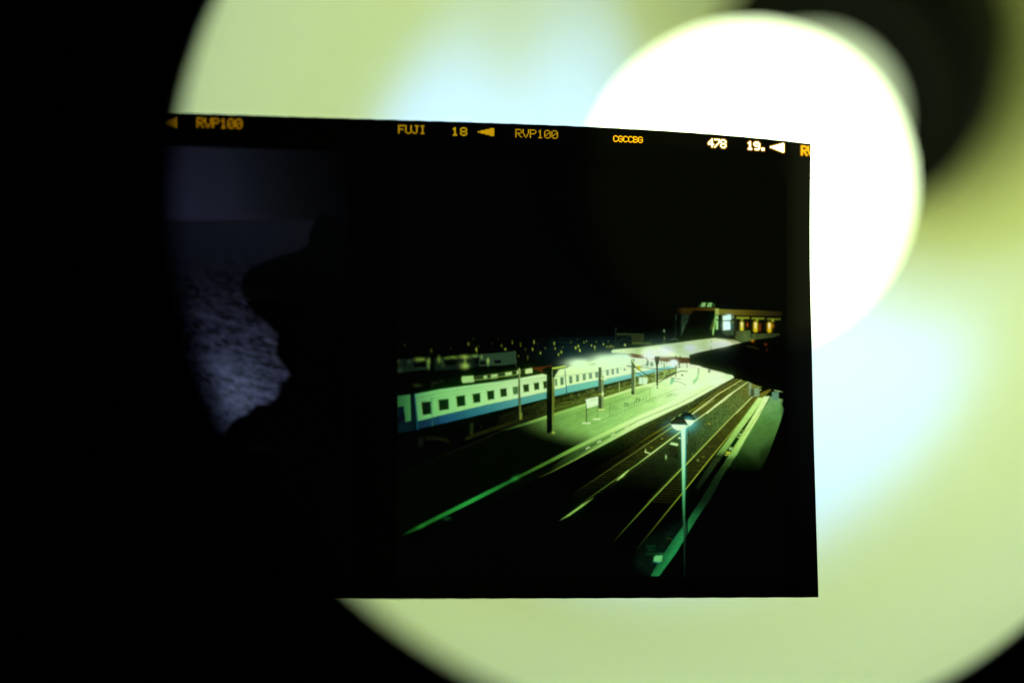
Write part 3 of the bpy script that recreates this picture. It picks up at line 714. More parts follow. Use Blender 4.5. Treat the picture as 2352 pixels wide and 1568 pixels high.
# cabinets by the line
P.poly([(1815,985),(1840,985),(1850,1130),(1815,1120)], (120,146,96), soft=2.4); P.poly([(1870,1050),(1925,1045),(1928,1130),(1880,1140)], (126,158,110), soft=2.4)
P.rect(1838,1060,1866,1140,(60,80,50),soft=2.4); P.line([(1830,970),(1835,1050)], 12, (150,170,110), soft=2); P.line([(1890,990),(1850,1050)], 7, (110,130,70), soft=1.6)
P.use(*SJ)
for x,y,rx,ry,c in [(385,603,16,12,(110,118,40)),(222,742,22,9,(110,120,30)),(447,890,12,32,(160,204,116)),(947,940,15,16,(110,140,66)),(1032,888,24,8,(96,112,26)),(1120,370,22,12,(150,130,20)),(128,790,10,24,(150,184,96)),(1185,228,14,14,(0,0,0)),(865,850,12,14,(80,84,20)),(1065,1140,10,10,(50,66,30)),(1135,735,12,12,(60,64,16)),(325,1140,10,12,(40,54,10)),(2300,675,22,22,(22,28,14)),(795,75,10,10,(90,100,26))]:
    P.glow((x,y),rx,ry,c)
P.line([(118,810),(210,838)], 18, (186,216,130), soft=1.8)
P.poly([(508,700),(628,720),(618,905),(512,872)], (32,36,14), soft=2.4, **r); P.poly([(505,690),(536,660),(648,682),(622,716)], (190,234,150), soft=2.2, **r)
P.poly([(632,600),(650,575),(690,585),(690,612)], (176,222,140), soft=2.2); P.rect(640,612,690,690,(40,64,30),soft=2.4)
P.poly([(560,900),(640,800),(640,920)], (12,16,6), soft=3, a=.7)

# --- right-hand platform
P.use(*SJ)
P.poly([(2090,-60),(2290,-10),(2262,60),(2303,150),(2200,460),(2040,880),(1900,1150),(1840,1360),(1300,1260),(1560,850),(1800,430),(2060,0)],
       fd(cpts([((1775,922),(108,162,88)),((1790,945),(92,148,70)),((1765,985),(84,136,56)),((1745,1020),(90,144,62)),((1730,1040),(92,146,64)),((1715,1060),(56,94,36)),((1690,1075),(48,82,32)),((1760,1040),(50,84,32))], 5), 935, 1094), soft=2, tex=grain(8,5,.9,1.1), **q)
P.poly([(2010,-40),(2075,-40),(2050,20),(1560,850),(1440,1040),(1360,1040),(1440,850),(1620,560),(1850,230)], (44,70,28), soft=3, **q)
P.poly([(1890,-40),(2000,-40),(1640,440),(1330,880),(1230,860),(1400,640),(1540,440)], cy((918,(196,236,130)),(960,(176,222,110)),(1000,(150,198,92)),(1035,(112,160,66)),(1047,(40,60,24))), soft=2.6, tex=grain(14,2,.9,1.08), **q)
P.poly([(1240,865),(1330,880),(1100,1210),(960,1400),(900,1380),(1060,1120)], cy((1047,(36,54,22)),(1080,(26,42,18)),(1120,(10,20,9))), soft=3, tex=grain(14,1.6,.6,1.4), **q)
s2 = cy((905,(216,246,166)),(960,(206,244,140)),(1020,(170,220,110)),(1045,(124,172,80)),(1056,(56,90,34)),(1075,(28,50,18)),(1110,(14,31,12)),(1148,(12,30,14)),(1165,(16,52,25)),(1180,(24,84,42)),(1225,(34,130,68)),(1330,(33,132,64)))
P.poly([(1985,-60),(2075,-60),(1880,300),(1700,600),(1560,850),(1450,1000),(1330,1200),(1130,1568),(1040,1690),(900,1900),(600,2400),(300,2800),(180,2800),(310,2560),(560,2180),(820,1830),(990,1568),(1210,1200),(1350,1000),(1440,850),(1600,600),(1780,300),(1960,0)], s2, soft=2.6, tex=grain(20,2.4,.88,1.1), **q)
P.line([(1950,140),(1700,500),(1470,830)], 12, (140,160,24), soft=2.4, a=.75)
for x0,y0,x1,y1,c in [(1436,736,1490,780,(140,184,104)),(1392,805,1450,835,(190,206,44)),(1374,845,1440,864,(150,176,60)),(1590,520,1640,550,(140,176,84)),(1560,565,1610,590,(128,164,74)),(1630,470,1690,485,(120,150,60))]:
    P.rect(x0,y0,x1,y1,c,soft=2.6)
P.line([(1630,815),(1690,825)], 14, (40,66,26), soft=2.4, a=.8)
P.use(*SB)
P.poly([(2040,1030),(2060,1025),(2190,1068),(2190,1090),(2130,1085),(2090,1075)], (196,236,140), soft=2.4, **q)
P.poly([(2060,1090),(2130,1090),(2130,1170),(2060,1180)], (96,140,100), soft=2.6, **q); P.poly([(2130,1170),(2175,1165),(2180,1195),(2130,1195)], (120,160,90), soft=2.6, **q)
P.use(*SD)
P.poly([(760,1340),(1100,1140),(1110,1200),(900,1567),(800,1705),(660,1600),(640,1540)], (6,22,12), soft=26, a=.95, tex=grain(9,2,.5,1.5))
for x,y,w_ in [(770,1435,60),(760,1475,90),(760,1400,70)]: P.line([(x,y),(x+w_,y-6)], 14, (14,56,26), soft=4, a=.8)
P.line([(965,1308),(1015,1320)], 10, (40,56,10), soft=2)
P.poly([(830,1500),(850,1490),(915,1492),(905,1550),(860,1562),(820,1548)], (96,184,104), soft=3); P.glow((905,1480),30,20,(20,80,40)); P.line([(825,1555),(890,1568)], 12, (20,110,100), soft=2)

# --- street lamp in front
l = dict(pid=LAMP)
P.use(*SE)
P.line([(1148,380),(1150,560),(1150,860)], [16,14,12], [(40,92,60),(18,44,28),(6,16,10)], soft=2, **l)
P.rect(1158, 360, 1180, 600, (3,6,3), soft=2, a=.85)
P.use(*SJ)
P.line([(722,420),(724,800),(727,1200),(728,1568),(728,1900)], [84,70,60,48,38], [(70,200,200),(70,190,190),(50,150,120),(30,96,66),(18,60,40)], soft=3, a=.8)
P.line([(718,400),(720,800),(722,1200),(724,1568),(728,1780),(730,1900)], [62,50,40,32,26,22], [(224,255,204),(200,250,186),(136,220,146),(72,158,92),(46,116,66),(36,90,54)], soft=2.4, **l)
P.glow((650,430), 170, 95, (44,140,134), 1.0); P.glow((820,350), 120, 95, (40,146,146), 1.0)
P.poly([(668,252),(715,198),(780,183),(840,205),(880,255),(912,292),(893,304),(760,300),(715,285)], (5,22,20), soft=1.8, **l)
P.glow((800,280), 55, 22, (60,170,165), .5)
P.poly([(516,352),(540,310),(590,264),(650,254),(720,270),(768,325),(788,388),(650,388),(526,378)], (7,18,15), soft=1.8, **l)
P.glow((650,318), 70, 24, (42,30,18), .8); P.line([(580,378),(700,384),(775,384)], 16, (70,150,116), soft=3, a=.8)
P.poly([(528,380),(652,388),(782,392),(758,432),(704,474),(620,470),(560,436)], (236,255,204), soft=2.2, **l)
P.poly([(745,302),(895,318),(872,362),(822,402),(784,372)], (236,255,206), soft=2.2, **l)
P.line([(532,318),(590,268)], 10, (170,196,90), soft=1.6, a=.8); P.line([(650,246),(682,216)], 10, (170,206,90), soft=1.6, a=.8); P.line([(868,240),(900,290)], 8, (90,120,80), soft=1.6, a=.6)
P.line([(795,490),(790,560)], 14, (10,16,8), soft=2, a=.7); P.line([(782,480),(778,680)], 8, (130,180,110), soft=1.8, a=.6)

# --- footbridge and the dark roof of its stair
b_ = dict(pid=BRIDGE)
P.use(*SI)
P.poly([(220,370),(320,350),(900,340),(2010,400),(2000,760),(1500,820),(1240,800),(900,765),(300,800),(220,780)], (5,8,4), soft=2, **b_)
P.poly([(240,262),(600,258),(895,268),(960,280),(1200,290),(1500,298),(2040,320),(2040,395),(1500,392),(960,376),(895,350),(320,355),(240,340)],
       cx((1552,(8,7,3)),(1570,(50,38,8)),(1600,(46,32,6)),(1635,(72,58,12)),(1650,(110,112,30)),(1680,(104,98,24)),(1715,(80,70,14)),(1760,(46,44,12)),(1795,(26,24,8))), soft=2.6, tex=grain(30,3,.85,1.15), **b_)
P.poly([(320,365),(470,360),(320,740)], cpts([((1570,730),(22,34,22)),((1572,760),(60,92,56)),((1568,725),(30,42,26))]), soft=3, tex=grain(6,4,.6,1.3))
P.line([(320,500),(440,480)], 20, (44,64,44), soft=3, a=.7)
P.poly([(520,305),(895,305),(880,420),(760,660),(700,780),(310,800),(320,730)], (4,4,2), soft=2.4, **b_)
P.poly([(895,265),(955,275),(955,380),(895,372)], (150,170,76), soft=2.6); P.poly([(902,385),(940,390),(945,450),(905,458)], (146,200,120), soft=2.4); P.poly([(905,470),(942,478),(942,620),(905,630)], (156,214,130), soft=2.4)
P.poly([(895,380),(900,500),(862,725),(845,700),(850,600)], (150,206,104), soft=2.8); P.poly([(850,480),(880,450),(880,560),(840,620),(800,640)], (70,84,30), soft=3, a=.8)
P.poly([(1020,395),(1150,385),(1160,460),(1025,472)], (214,255,240), soft=3); P.poly([(1028,485),(1145,485),(1150,625),(1030,640)], (226,255,250), soft=3)
P.glow((1125,410), 44, 34, (210,255,245)); P.glow((1090,560), 60, 70, (190,240,225), .6)
P.line([(1022,400),(1024,640)], 10, (190,200,50), soft=2.4, a=.7); P.rect(1160,405,1218,432,(110,140,70),soft=2.6); P.rect(1160,485,1212,515,(96,116,44),soft=2.6); P.rect(1160,515,1210,630,(46,84,66),soft=3)
P.line([(1020,478),(1215,478)], 10, (20,36,20), soft=2)
P.poly([(1020,640),(1210,630),(1210,720),(1080,725),(1020,690)], (50,70,42), soft=3)
P.line([(1235,400),(1235,640)], 40, (34,26,8), soft=3); P.line([(1240,660),(1240,790)], 44, (46,44,16), soft=3, a=.8)
for x0, x1, y in [(1268,1460,428),(1525,1715,438),(1790,1985,448)]:
    P.line([(x0,y),(x1,y+2)], 30, cx((1690,(150,164,40)),(1790,(84,92,20))), soft=3, a=.9)
    m_ = x0 + 78; P.poly([(m_-24,y),(m_+24,y),(m_+20,y+50),(m_-20,y+50)], (124,140,36), soft=3)
for x, y0, y1, c, w_ in [(1345,500,645,(206,196,40),56),(1577,505,660,(214,192,24),66),(1812,515,670,(208,178,16),64)]:
    P.line([(x,y0+20),(x,y1-24)], w_, c, soft=5); P.line([(x,y0+18),(x-1,y1-60)], [26,8], (255,252,196), soft=3.5)
P.glow((1345,625),22,20,(90,110,20)); P.glow((1862,560),24,34,(150,100,4))
P.glow((1440,545),16,34,(140,62,4)); P.glow((1440,545),9,20,(90,40,0)); P.line([(1652,540),(1650,640)], 24, (124,50,4), soft=4)
P.poly([(1260,650),(1480,640),(1500,700),(1540,700),(1980,690),(1985,720),(1860,760),(1560,800),(1500,815),(1340,850),(1235,790)],
       cpts([((1700,765),(58,68,34)),((1712,775),(100,130,62)),((1720,785),(82,104,50)),((1740,770),(62,76,34)),((1770,768),(52,66,34)),((1785,765),(34,44,22))]), soft=3, tex=grain(6,5,.8,1.15), **b_)
P.line([(1505,640),(1505,760)], 22, (24,24,8), soft=3, a=.8); P.line([(1240,800),(1440,850)], 10, (60,60,26), soft=2, a=.6)
P.poly([(645,240),(672,172),(740,172),(718,242)], (126,176,104), soft=2.4, **b_); P.poly([(750,242),(775,172),(845,172),(826,246)], (120,176,100), soft=2.4, **b_)
P.line([(612,240),(632,190)], 12, (44,70,34), soft=2); P.line([(855,250),(882,192)], 14, (60,92,44), soft=2); P.line([(600,250),(910,262)], 10, (60,50,14), soft=2.5)
P.line([(236,380),(238,460)], 8, (40,66,40), soft=2); P.line([(232,600),(232,770)], 16, (22,38,24), soft=2.4)
# the roof
P.poly([(456,1056),(620,1012),(820,968),(1000,930),(1340,850),(1500,818),(1560,800),(1860,762),(2130,740),(2130,1700),(1850,1640),(1560,1560),(1480,1520),(1215,1440),(1190,1400),(1110,1385),(1000,1350),(830,1308),(690,1270),(620,1240),(500,1220),(462,1215)], (3,3,2), soft=2, **b_)
P.use(*SB)
P.poly([(1640,915),(1800,962),(2050,1022),(2190,1070),(2230,1300),(2300,1300),(2300,800),(1800,800)], (3,3,2), soft=2, **b_)
P.use(*SI)
P.glow((1528,818),24,20,(190,120,10)); P.glow((1748,880),20,18,(120,52,10)); P.glow((1770,968),16,18,(80,30,8)); P.line([(1440,908),(1530,922),(1625,952)], [18,20,8], (52,46,10), soft=3)
P.glow((2070,1400),18,40,(40,46,14)); P.glow((1095,955),30,12,(16,18,10)); P.glow((2092,1535),14,14,(22,26,12))
P.use(*SJ)
P.poly([(2290,-20),(2500,-20),(2500,1568),(1850,1568),(1960,1100),(2045,880),(2200,460),(2306,150),(2265,60)], (3,4,2), soft=3)
P.glow((2300,675),20,20,(26,32,14)); P.glow((2150,610),3,3,(20,26,10))
# frame edges
P.use(*V1)
P.rect(880, 340, 912.5, 1360, (2,2,1), soft=2.4)
P.rect(1797, 340, 1830, 1360, (2,2,1), soft=9)
P.rect(880, 1322, 1830, 1370, (2,2,1), soft=1.8)
P.img = np.maximum(P.img, 0.0005)
# light spreading in the emulsion round the lamps
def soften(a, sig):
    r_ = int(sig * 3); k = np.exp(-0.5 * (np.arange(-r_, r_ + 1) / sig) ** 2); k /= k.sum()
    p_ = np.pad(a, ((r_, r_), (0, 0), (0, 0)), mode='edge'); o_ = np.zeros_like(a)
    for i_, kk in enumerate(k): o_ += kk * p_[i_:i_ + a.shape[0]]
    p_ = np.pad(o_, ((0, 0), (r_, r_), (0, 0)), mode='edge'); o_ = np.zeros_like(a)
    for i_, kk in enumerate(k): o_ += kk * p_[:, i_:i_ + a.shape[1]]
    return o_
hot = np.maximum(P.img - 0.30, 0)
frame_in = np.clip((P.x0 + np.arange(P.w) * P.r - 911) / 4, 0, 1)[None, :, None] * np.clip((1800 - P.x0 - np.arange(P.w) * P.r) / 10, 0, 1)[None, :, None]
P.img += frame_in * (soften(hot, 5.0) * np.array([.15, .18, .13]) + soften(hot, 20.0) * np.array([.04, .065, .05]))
pk = P.img.max(-1, keepdims=True)
P.img *= np.where(pk > .75, .75 + .33 * np.tanh((pk - .75) / .33), pk) / np.maximum(pk, 1e-6)
# fine grain of the emulsion
gx, gy = np.meshgrid(np.arange(P.w), np.arange(P.h))
P.img *= (0.94 + 0.12 * rng.random((P.h, P.w)))[..., None]

# --- the frame beside it: dusk over the sea
Q = Plate(60, 300, 840, 1345, 2.5)
SF = (287.0, 287.0, 0.5495)
SEA_ROCK = 1
Q.use(*SF)
Q.poly([(-500,62),(930,72),(930,400),(-500,404)], cx((380,(26,29,43)),(520,(23,26,38)),(590,(16,19,28)),(650,(12,14,19)),(720,(7,8,11)),(790,(3,4,5))), soft=6, tex=lambda X, Y: np.clip(0.75 + (Y - 330) / 500, .7, 1.2))
Q.line([(-500,392),(480,389),(640,387)], [20,20,6], (31,27,38), soft=12, a=.4)
def sea_tex(X, Y):
    wx = X + 9 * vnoise(X / 40, Y / 14); wy = Y + 8 * vnoise(X / 34 + 5, Y / 22) - (X - 430) * .12
    n = vnoise(wx / 24, wy / 8) * .5 + vnoise(wx / 10 + 9, wy / 4) * .3 + vnoise(wx / 5 + 31, wy / 2.6) * .2
    r_ = 1 - np.abs(2 * n - 1)
    return 0.12 + 1.9 * np.clip((r_ - .45) / .5, 0, 1) ** 1.6
Q.poly([(-500,404),(930,395),(930,1400),(-500,1400)], cy((507,(14,17,26)),(560,(15,18,28)),(640,(15,17,26)),(700,(20,22,33)),(760,(26,29,43)),(830,(38,42,60)),(900,(46,52,74)),(960,(52,60,82)),(1040,(36,42,56))), soft=6,
       tex=lambda X, Y: 1 + (sea_tex(X, Y) - 1) * np.clip((Y - 560) / 120, 0.1, 1))
Q.glow((400,1010), 110, 50, (52,64,82), .6, .4); Q.glow((450,1130), 90, 80, (74,86,108), .8); Q.glow((580,1130), 60, 46, (52,54,80), .6); Q.glow((490,1010), 110, 40, (44,52,70), .4)
for k in range(190):
    y = 690 + 430 * rng.random(); x = np.interp(y, [690, 820, 1000, 1120], [380, 460, 520, 520]) + 120 * rng.normal() * .8
    Q.glow((x, y), 10 + 22 * rng.random(), 3 + 4 * rng.random(), (56,64,86) if rng.random() > .4 else (50,52,76), .5 * min(1.0, max(0.06, (y - 685) / 170)), .05 + .35 * rng.random())
for k in range(60):
    y = 720 + 420 * rng.random(); x = np.interp(y, [690, 820, 1000, 1120], [380, 460, 520, 520]) + 120 * rng.normal() * .8
    Q.line([(x - 30, y - 6), (x, y), (x + 34, y + 10 * rng.normal())], 5 + 5 * rng.random(), (12, 14, 22), soft=4, a=.55)
rk = (2,2,2)
Q.poly([(935,395),(880,385),(830,368),(795,395),(772,440),(765,500),(720,530),(650,545),(560,580),(500,620),(480,670),(500,720),(560,742),(700,735),(840,750),(935,735)], (3,4,5), soft=8, pid=SEA_ROCK)
Q.line([(530,700),(640,722),(760,742),(860,745)], 24, (10,8,8), soft=20, a=.5)
Q.poly([(500,730),(540,790),(600,830),(640,880),(630,960),(660,1000),(690,1045),(655,1075),(640,1130),(600,1165),(545,1170),(510,1205),(450,1235),(410,1290),(390,2200),(935,2200),(935,735),(700,735)], rk, soft=8, pid=SEA_ROCK)
Q.poly([(-500,1240),(300,1300),(410,1290),(390,2000),(-500,2000)], rk, soft=10)
Q.glow((560,1352), 40, 10, (14,15,18), .6)
Q.use(*V1)
hx, hy = np.meshgrid(Q.x0 + np.arange(Q.w) * Q.r, Q.y0 + np.arange(Q.h) * Q.r)
lim = np.interp(hy, [560, 660, 740, 820, 900, 970, 1050], [300, 420, 440, 462, 492, 522, 560])      # dim water plus the lamp rim's blurred fade-out, painted in towards the left
down = np.clip((hy - 500) / 170, 0, 1); down = down * down * (3 - 2 * down)
Q.img *= (1 - down + down * .62 * np.clip(1 + (hx - lim - 25) / 130, 0.06, 1))[..., None]
Q.rect(796, 280, 850, 1360, (2,2,2), soft=8); Q.rect(40, 1300, 850, 1400, (2,2,2), soft=10); Q.rect(40, 240, 850, 321, (2,2,2), soft=7)
# haze of the edge: the unexposed rest stays nearly black
Q.img = np.maximum(Q.img * np.array([.98, .95, .92]), 0.0004)

# ------------------------------------------------------------------ film materials
def film_mat(name):
    m, nt, out = node_mat(name)
    at_ = nt.nodes.new('ShaderNodeAttribute'); at_.attribute_name = 'dye'
    tr = nt.nodes.new('ShaderNodeBsdfTransparent')
    gl_ = nt.nodes.new('ShaderNodeBsdfGlossy'); gl_.inputs['Roughness'].default_value = 0.12
    gl_.inputs['Color'].default_value = (0.9, 0.9, 0.9, 1)
    mx = nt.nodes.new('ShaderNodeMixShader'); mx.inputs['Fac'].default_value = 0.03
    nt.links.new(at_.outputs['Color'], tr.inputs['Color'])
    nt.links.new(tr.outputs['BSDF'], mx.inputs[1]); nt.links.new(gl_.outputs['BSDF'], mx.inputs[2])
    nt.links.new(mx.outputs['Shader'], out.inputs['Surface'])
    return m
m_base = film_mat('film_base_dye'); m_pic = film_mat('slide_picture_dye'); m_txt = film_mat('edge_print_dye')

def mesh_np(name, V, Fq, dye, mat, parent, origin):
    me = bpy.data.meshes.new(name)
    me.vertices.add(len(V)); me.vertices.foreach_set('co', np.ascontiguousarray(V - origin, np.float32).ravel())
    me.loops.add(len(Fq) * 4); me.loops.foreach_set('vertex_index', np.ascontiguousarray(Fq, np.int32).ravel())
    me.polygons.add(len(Fq)); me.polygons.foreach_set('loop_start', np.arange(len(Fq), dtype=np.int32) * 4)
    me.update(calc_edges=True)
    ca = me.color_attributes.new('dye', 'FLOAT_COLOR', 'POINT')
    ca.data.foreach_set('color', np.ascontiguousarray(np.c_[dye, np.ones(len(V))], np.float32).ravel())
    me.materials.append(mat)
    o = bpy.data.objects.new(name, me); C.objects.link(o)
    o.parent = parent
    return o

def split(V, Fq, dye, fid, val):
    f_ = Fq[fid == val]
    if len(f_) == 0: return None
    u, inv = np.unique(f_, return_inverse=True)
    return V[u], inv.reshape(-1, 4), dye[u]

FO = film_xyz(np.array(1100.0), np.array(1.0))      # the strip's base point: middle of its lower edge
film = empty('film_strip', tuple(FO), 'strip of black slide film with a lit night railway station picture, held before the lamp', 'film strip')

base_acc = []                                        # pieces of the clear-black base
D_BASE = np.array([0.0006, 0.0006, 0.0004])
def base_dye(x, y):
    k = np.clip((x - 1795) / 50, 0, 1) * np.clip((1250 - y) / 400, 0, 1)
    t = np.clip((360 - y) / 60, 0, 1) * np.clip((x - 900) / 700, 0, 1)
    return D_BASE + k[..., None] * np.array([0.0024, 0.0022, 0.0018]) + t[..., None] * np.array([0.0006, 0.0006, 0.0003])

def patch(u0, u1, w0, w1, nu, nv, lift):
    U, W = np.meshgrid(np.linspace(u0, u1, nu + 1), np.linspace(w0, w1, nv + 1))
    V = film_xyz(U, W, lift).reshape(-1, 3); X, Y = film_xy(U, W)
    i, j = np.meshgrid(np.arange(nu), np.arange(nv)); a = (j * (nu + 1) + i).ravel()
    Fq = np.stack([a, a + 1, a + nu + 2, a + nu + 1], -1)
    fx = (X[:-1, :-1] + X[1:, 1:]) / 2; fy = (Y[:-1, :-1] + Y[1:, 1:]) / 2
    return V, Fq, X.reshape(-1), Y.reshape(-1), fx.ravel(), fy.ravel()

holes = []
# station frame
u0, u1, w0, w1 = 906.0, 1806.0, 0.083, 0.975
V, Fq, X, Y, fx, fy = patch(u0 - .4, u1 + .4, w0 - .0004, w1 + .0004, 716, 740, 1e-5)
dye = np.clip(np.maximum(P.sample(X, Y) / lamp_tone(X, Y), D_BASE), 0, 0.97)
inb = np.clip(np.minimum(X - 906, 1806 - X) / 3, 0, 1)[..., None]
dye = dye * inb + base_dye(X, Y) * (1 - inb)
fid = P.sample_id(fx, fy)
st_o = None
for val, nm, lb in [(0, 'station_picture', None), (TRAIN, 'train_image', 'pale train with a blue band, one row of square windows'), (PLATFORM, 'platform_image', 'lit green platform with pillars and name board'), (RAILS, 'railway_image', 'rails, sleepers and ballast beside the platform'), (CANOPY, 'canopy_image', 'lit platform roof with red beam and bright lamps'), (BRIDGE, 'footbridge_image', 'dark footbridge with glowing windows'), (LAMP, 'street_lamp_image', 'tall pale twin headed street lamp'), (FARTRAIN, 'parked_train_image', 'dim trains parked at the back')]:
    g = split(V, Fq, dye, fid, val)
    if g is None: continue
    o = mesh_np(nm, *g, m_pic, film if st_o is None else st_o, FO)
    if st_o is None: st_o = o
    if lb: o['label'] = lb
holes.append((u0, u1, w0, w1))
# sea frame
u0, u1, w0, w1 = 66.0, 812.0, 0.066, 0.975
V, Fq, X, Y, fx, fy = patch(u0 - .4, u1 + .4, w0 - .0004, w1 + .0004, 186, 250, 1e-5)
sea_bl = lamp_tone(np.maximum(X, 520), Y)
dye = np.clip(np.maximum(Q.sample(X, Y) / sea_bl, D_BASE), 0, 0.97)
inb = np.clip(np.minimum.reduce([X - 66, 812 - X, (Y - top(X) - 74)]) / 4, 0, 1)[..., None]
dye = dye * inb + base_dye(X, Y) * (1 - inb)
fid = Q.sample_id(fx, fy)
sea_o = mesh_np('sea_picture', *split(V, Fq, dye, fid, 0), m_pic, film, FO)
rk_o = mesh_np('rock_image', *split(V, Fq, dye, fid, 1), m_pic, sea_o, FO)
holes.append((u0, u1, w0, w1))

# ------------------------------------------------------------------ edge printing (dot matrix)
G = {'F': '11111 10000 10000 11110 10000 10000 10000', 'U': '10001 10001 10001 10001 10001 10001 01110', 'J': '00111 00010 00010 00010 00010 10010 01100', 'I': '01110 00100 00100 00100 00100 00100 01110',
     'R': '11110 10001 10001 11110 10100 10010 10001', 'V': '10001 10001 10001 10001 01010 01010 00100', 'P': '11110 10001 10001 11110 10000 10000 10000', '1': '00100 01100 00100 00100 00100 00100 01110',
     '0': '01110 10001 10011 10101 11001 10001 01110', 'C': '01110 10001 10000 10000 10000 10001 01110', 'G': '01110 10001 10000 10111 10001 10001 01110', 'B': '11110 10001 10001 11110 10001 10001 11110',
     '4': '00010 00110 01010 10010 11111 00010 00010', '7': '11111 00001 00001 00010 00100 01000 10000', '8': '01110 10001 10001 01110 10001 10001 01110', '9': '01110 10001 10001 01111 00001 00001 01110', '.': '00000 00000 00000 00000 00000 01100 01100'}
def text_plate(x0, y0, x1, y1, text, n_cols, col_px, row_px, slope, dot, tone, halo=None, bold=False):
    """x0,y0: top left of first dot; dots placed on a sloping grid"""
    T = Plate(x0 - 9, min(y0, y1) - 9, x1 + 9, max(y0, y1) + 9 + 7 * row_px, 0.5)
    spots = []
    for n, ch in enumerate(text):
        for rI, row in enumerate(G[ch].split()):
            for cI, bit in enumerate(row):
                if bit == '1':
                    spots.append((x0 + n * n_cols + cI * col_px, y0 + (n * n_cols + cI * col_px) * slope + rI * row_px))
                    if bold: spots.append((x0 + n * n_cols + cI * col_px + col_px * .55, y0 + (n * n_cols + cI * col_px) * slope + rI * row_px))
    return T, spots
def finish(T, spots, dot, tone, halo, name, label=None):
    cov = np.zeros((T.h, T.w)); hal = np.zeros((T.h, T.w))
    XX, YY = np.meshgrid(T.x0 + np.arange(T.w) * T.r, T.y0 + np.arange(T.h) * T.r)
    for x, y in spots:
        b = T.box(x - dot - 7, y - dot - 7, x + dot + 7, y + dot + 7)
        if b is None: continue
        sj, si, X, Y = b
        d = np.hypot(X - x, Y - y)
        cov[sj, si] = np.maximum(cov[sj, si], np.clip(.5 + (dot - d) / .9, 0, 1))
        if halo is not None: hal[sj, si] = np.maximum(hal[sj, si], np.exp(-np.clip(d - dot, 0, 99) ** 2 / 3.2))
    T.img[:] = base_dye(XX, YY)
    if halo is not None: T.img = np.maximum(T.img, hal[..., None] * np.array(halo))
    T.img = T.img * (1 - cov[..., None]) + cov[..., None] * np.array(tone)
    T.ids = (np.maximum(cov, hal) > 0.06).astype(np.int16)
    x0, x1 = T.x0 + 1, min(T.x0 + (T.w - 1) * T.r - 1, XR)
    ya, yb = T.y0 + 1, T.y0 + (T.h - 1) * T.r - 1
    xm = (x0 + x1) / 2
    w0, w1 = max(float(w_of(xm, ya)), 0.004), float(w_of(xm, yb))
    nu = int((x1 - x0) / .62); nv = int((yb - ya) / .62)
    V, Fq, X, Y, fx, fy = patch(x0 - .4, min(x1 + .4, XR), w0 - .0003, w1 + .0003, nu, nv, 1e-5)
    dye = T.sample(X, Y)
    fid = T.sample_id(fx, fy)
    o = mesh_np(name, *split(V, Fq, dye, fid, 1), m_txt, film, FO)
    if label: o['label'] = label
    base_acc.append(split(V, Fq, dye, fid, 0))
    holes.append((x0, x1, w0, w1))

def words(x0, y0, text, width, height, slope, dot, tone, name, label=None, halo=None, gap=1.35, bold=False):
    n = len(text); colp = width / (n * 4 + (n - 1) * gap * 1.0) if n > 1 else width / 4
    adv = colp * (4 + gap); rowp = height / 6
    T, sp = text_plate(x0, y0, x0 + width, y0 + width * slope, text, adv, colp, rowp, slope, dot, tone, halo, bold)
    finish(T, sp, dot, tone, halo, name, label)
def arrow(x0, x1, y, h, slope, dot, pitch, tone, name, label, halo=None, stem=0.0):
    T = Plate(x0 - 9, y - h / 2 - 9, x1 + 9, y + h / 2 + 9 + (x1 - x0) * slope, 0.5)
    sp = []; nx = int((x1 - x0) / pitch); ny = int(h / pitch / 2)
    for i in range(nx + 1):
        k = i / nx
        lim = h / 2 * max(0.0, (k - stem) / (1 - stem))
        if stem: lim = h / 2 * (0 if k < stem else math.floor((k - stem) / (1 - stem) * 3.0 + 1) / 4 * 1.05)
        for j in range(-ny, ny + 1):
            if abs(j * pitch) <= lim + .3: sp.append((x0 + i * pitch, y + j * pitch + i * pitch * slope))
    finish(T, sp, dot, tone, halo, name, label)

z1 = lambda x, y: (861.3 + .29297 * x, 258.4 + .29297 * y)
z5 = lambda x, y: (229.7 + .21975 * x, 229.7 + .21975 * y)
z8 = lambda x, y: (1493 + .1709 * x, 258.4 + .1709 * y)
ORA = (0.95, 0.37, 0.004)
def put(z, x, y, x2, y2, text, slope, dot, tone, name, label, **kw):
    a = z(x, y); b = z(x2, y2)
    words(a[0] + dot, a[1] + dot, text, b[0] - a[0] - 2 * dot, b[1] - a[1] - 2 * dot, slope, dot, tone, name, label, **kw)
put(z5, 310, 182, 490, 262, '17', .02, 1.75, (0.34, 0.13, 0.008), 'frame_number', None, gap=3.0)
a0 = z5(612, 232); a1 = z5(792, 240)
arrow(a0[0], a1[0], a0[1], 22.5, .02, 1.7, 2.6, (0.66, 0.28, 0.008), 'arrow_mark', None)
put(z5, 1012, 186, 1488, 288, 'RVP100', .03, 1.45, (0.92, 0.34, 0.008), 'film_type', None)
put(z1, 182, 99, 398, 165, 'FUJI', .022, 1.3, ORA, 'maker_mark', None)
put(z1, 600, 116, 722, 182, '18', .02, 1.55, (0.97, 0.40, 0.004), 'frame_number', None, gap=2.2)
a0 = z1(810, 153); a1 = z1(934, 155)
arrow(a0[0], a1[0], a0[1], 18.5, .015, 1.35, 2.5, (0.97, 0.38, 0.004), 'arrow_mark', None, stem=.18)
put(z1, 1101, 130, 1434, 196, 'RVP100', .035, 1.2, (0.97, 0.38, 0.004), 'film_type', None)
put(z1, 1868, 181, 2100, 230, 'CGCCBG', .045, 1.1, (0.62, 0.25, 0.004), 'code_mark', None)
HAL = (0.30, 0.11, 0.006); WHT = (0.95, 0.90, 0.85)
put(z8, 780, 350, 1025, 466, '478', .07, 1.5, WHT, 'film_number', 'overexposed white number with an orange halo', halo=HAL)
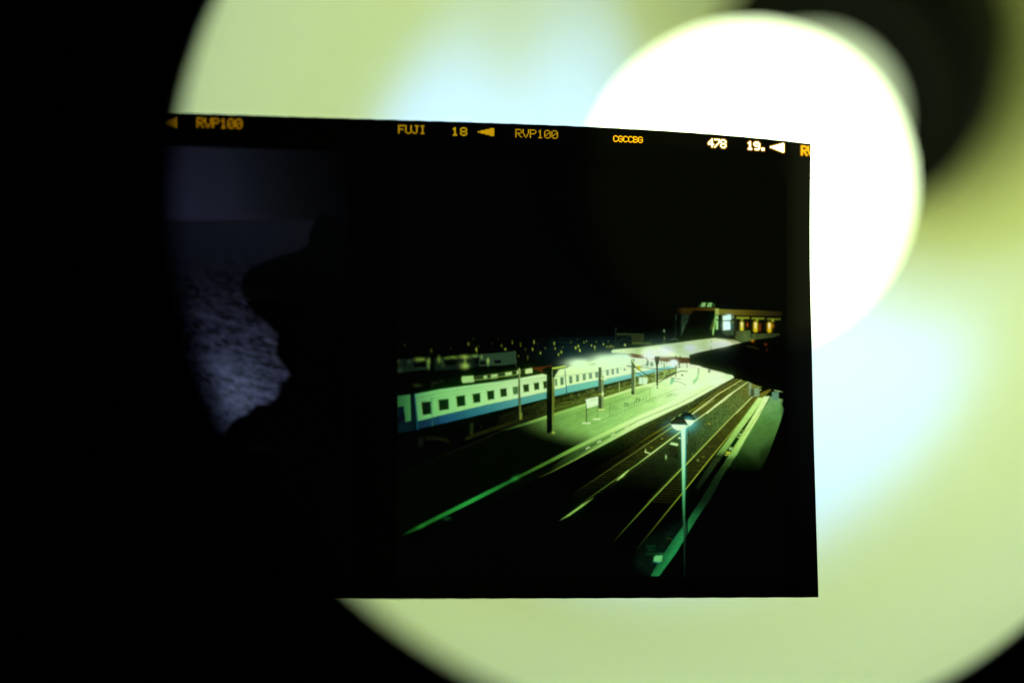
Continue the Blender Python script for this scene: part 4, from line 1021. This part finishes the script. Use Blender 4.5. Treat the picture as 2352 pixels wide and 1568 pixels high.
put(z8, 1300, 385, 1570, 500, '19.', .07, 2.0, WHT, 'frame_number', 'overexposed white number with an orange halo', halo=HAL, gap=1.6)
a0 = z8(1625, 466); a1 = z8(1800, 485)
arrow(a0[0], a1[0], a0[1], 20, .06, 2.0, 2.2, WHT, 'arrow_mark', 'overexposed white arrow with an orange halo', halo=HAL)
a0 = z8(2040, 455)
words(a0[0], a0[1], 'RV', 26, 19, .08, 2.3, (0.42, 0.17, 0.006), 'film_type', 'half of a word cut off at the right end', halo=(0.12, 0.045, 0.001))

# ------------------------------------------------------------------ the base itself: everything round the frames and the printing
us = {XL, XR}; ws = {0.0, 1.0}
for a, b, c, d in holes: us |= {a, b}; ws |= {c, d}
us |= set(np.arange(XL, XR, 24.0)); ws |= set(np.linspace(0, 1, 12))
us = np.array(sorted(u for u in us if XL <= u <= XR)); ws = np.array(sorted(w for w in ws if 0 <= w <= 1))
U, W = np.meshgrid(us, ws)
V = film_xyz(U, W).reshape(-1, 3); X, Y = film_xy(U, W)
nu, nv = len(us) - 1, len(ws) - 1
uc, wc = np.meshgrid((us[1:] + us[:-1]) / 2, (ws[1:] + ws[:-1]) / 2)
keep = np.ones(uc.shape, bool)
for a, b, c, d in holes: keep &= ~((uc > a) & (uc < b) & (wc > c) & (wc < d))
i, j = np.meshgrid(np.arange(nu), np.arange(nv)); a = (j * (nu + 1) + i)[keep]
Fq = np.stack([a, a + 1, a + nu + 2, a + nu + 1], -1)
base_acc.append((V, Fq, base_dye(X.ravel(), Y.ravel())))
# cut edge, 0.14 mm thick
ring = [(u, 0.0) for u in us] + [(XR, w) for w in ws[1:]] + [(u, 1.0) for u in us[::-1][1:]] + [(XL, w) for w in ws[::-1][1:-1]]
ru = np.array([p[0] for p in ring]); rw = np.array([p[1] for p in ring])
E0 = film_xyz(ru, rw); E1 = film_xyz(ru, rw, -0.00014)
n = len(ring); k = np.arange(n); k2 = (k + 1) % n
base_acc.append((np.r_[E0, E1], np.stack([k, k2, k2 + n, k + n], -1), np.tile(np.array([0.02, 0.03, 0.012]), (2 * n, 1))))
Vs, Fs, Ds, off = [], [], [], 0
for g in base_acc:
    if g is None: continue
    Vs.append(g[0]); Fs.append(g[1] + off); Ds.append(g[2]); off += len(g[0])
mesh_np('film_base', np.concatenate(Vs), np.concatenate(Fs), np.concatenate(Ds), m_base, film, FO)
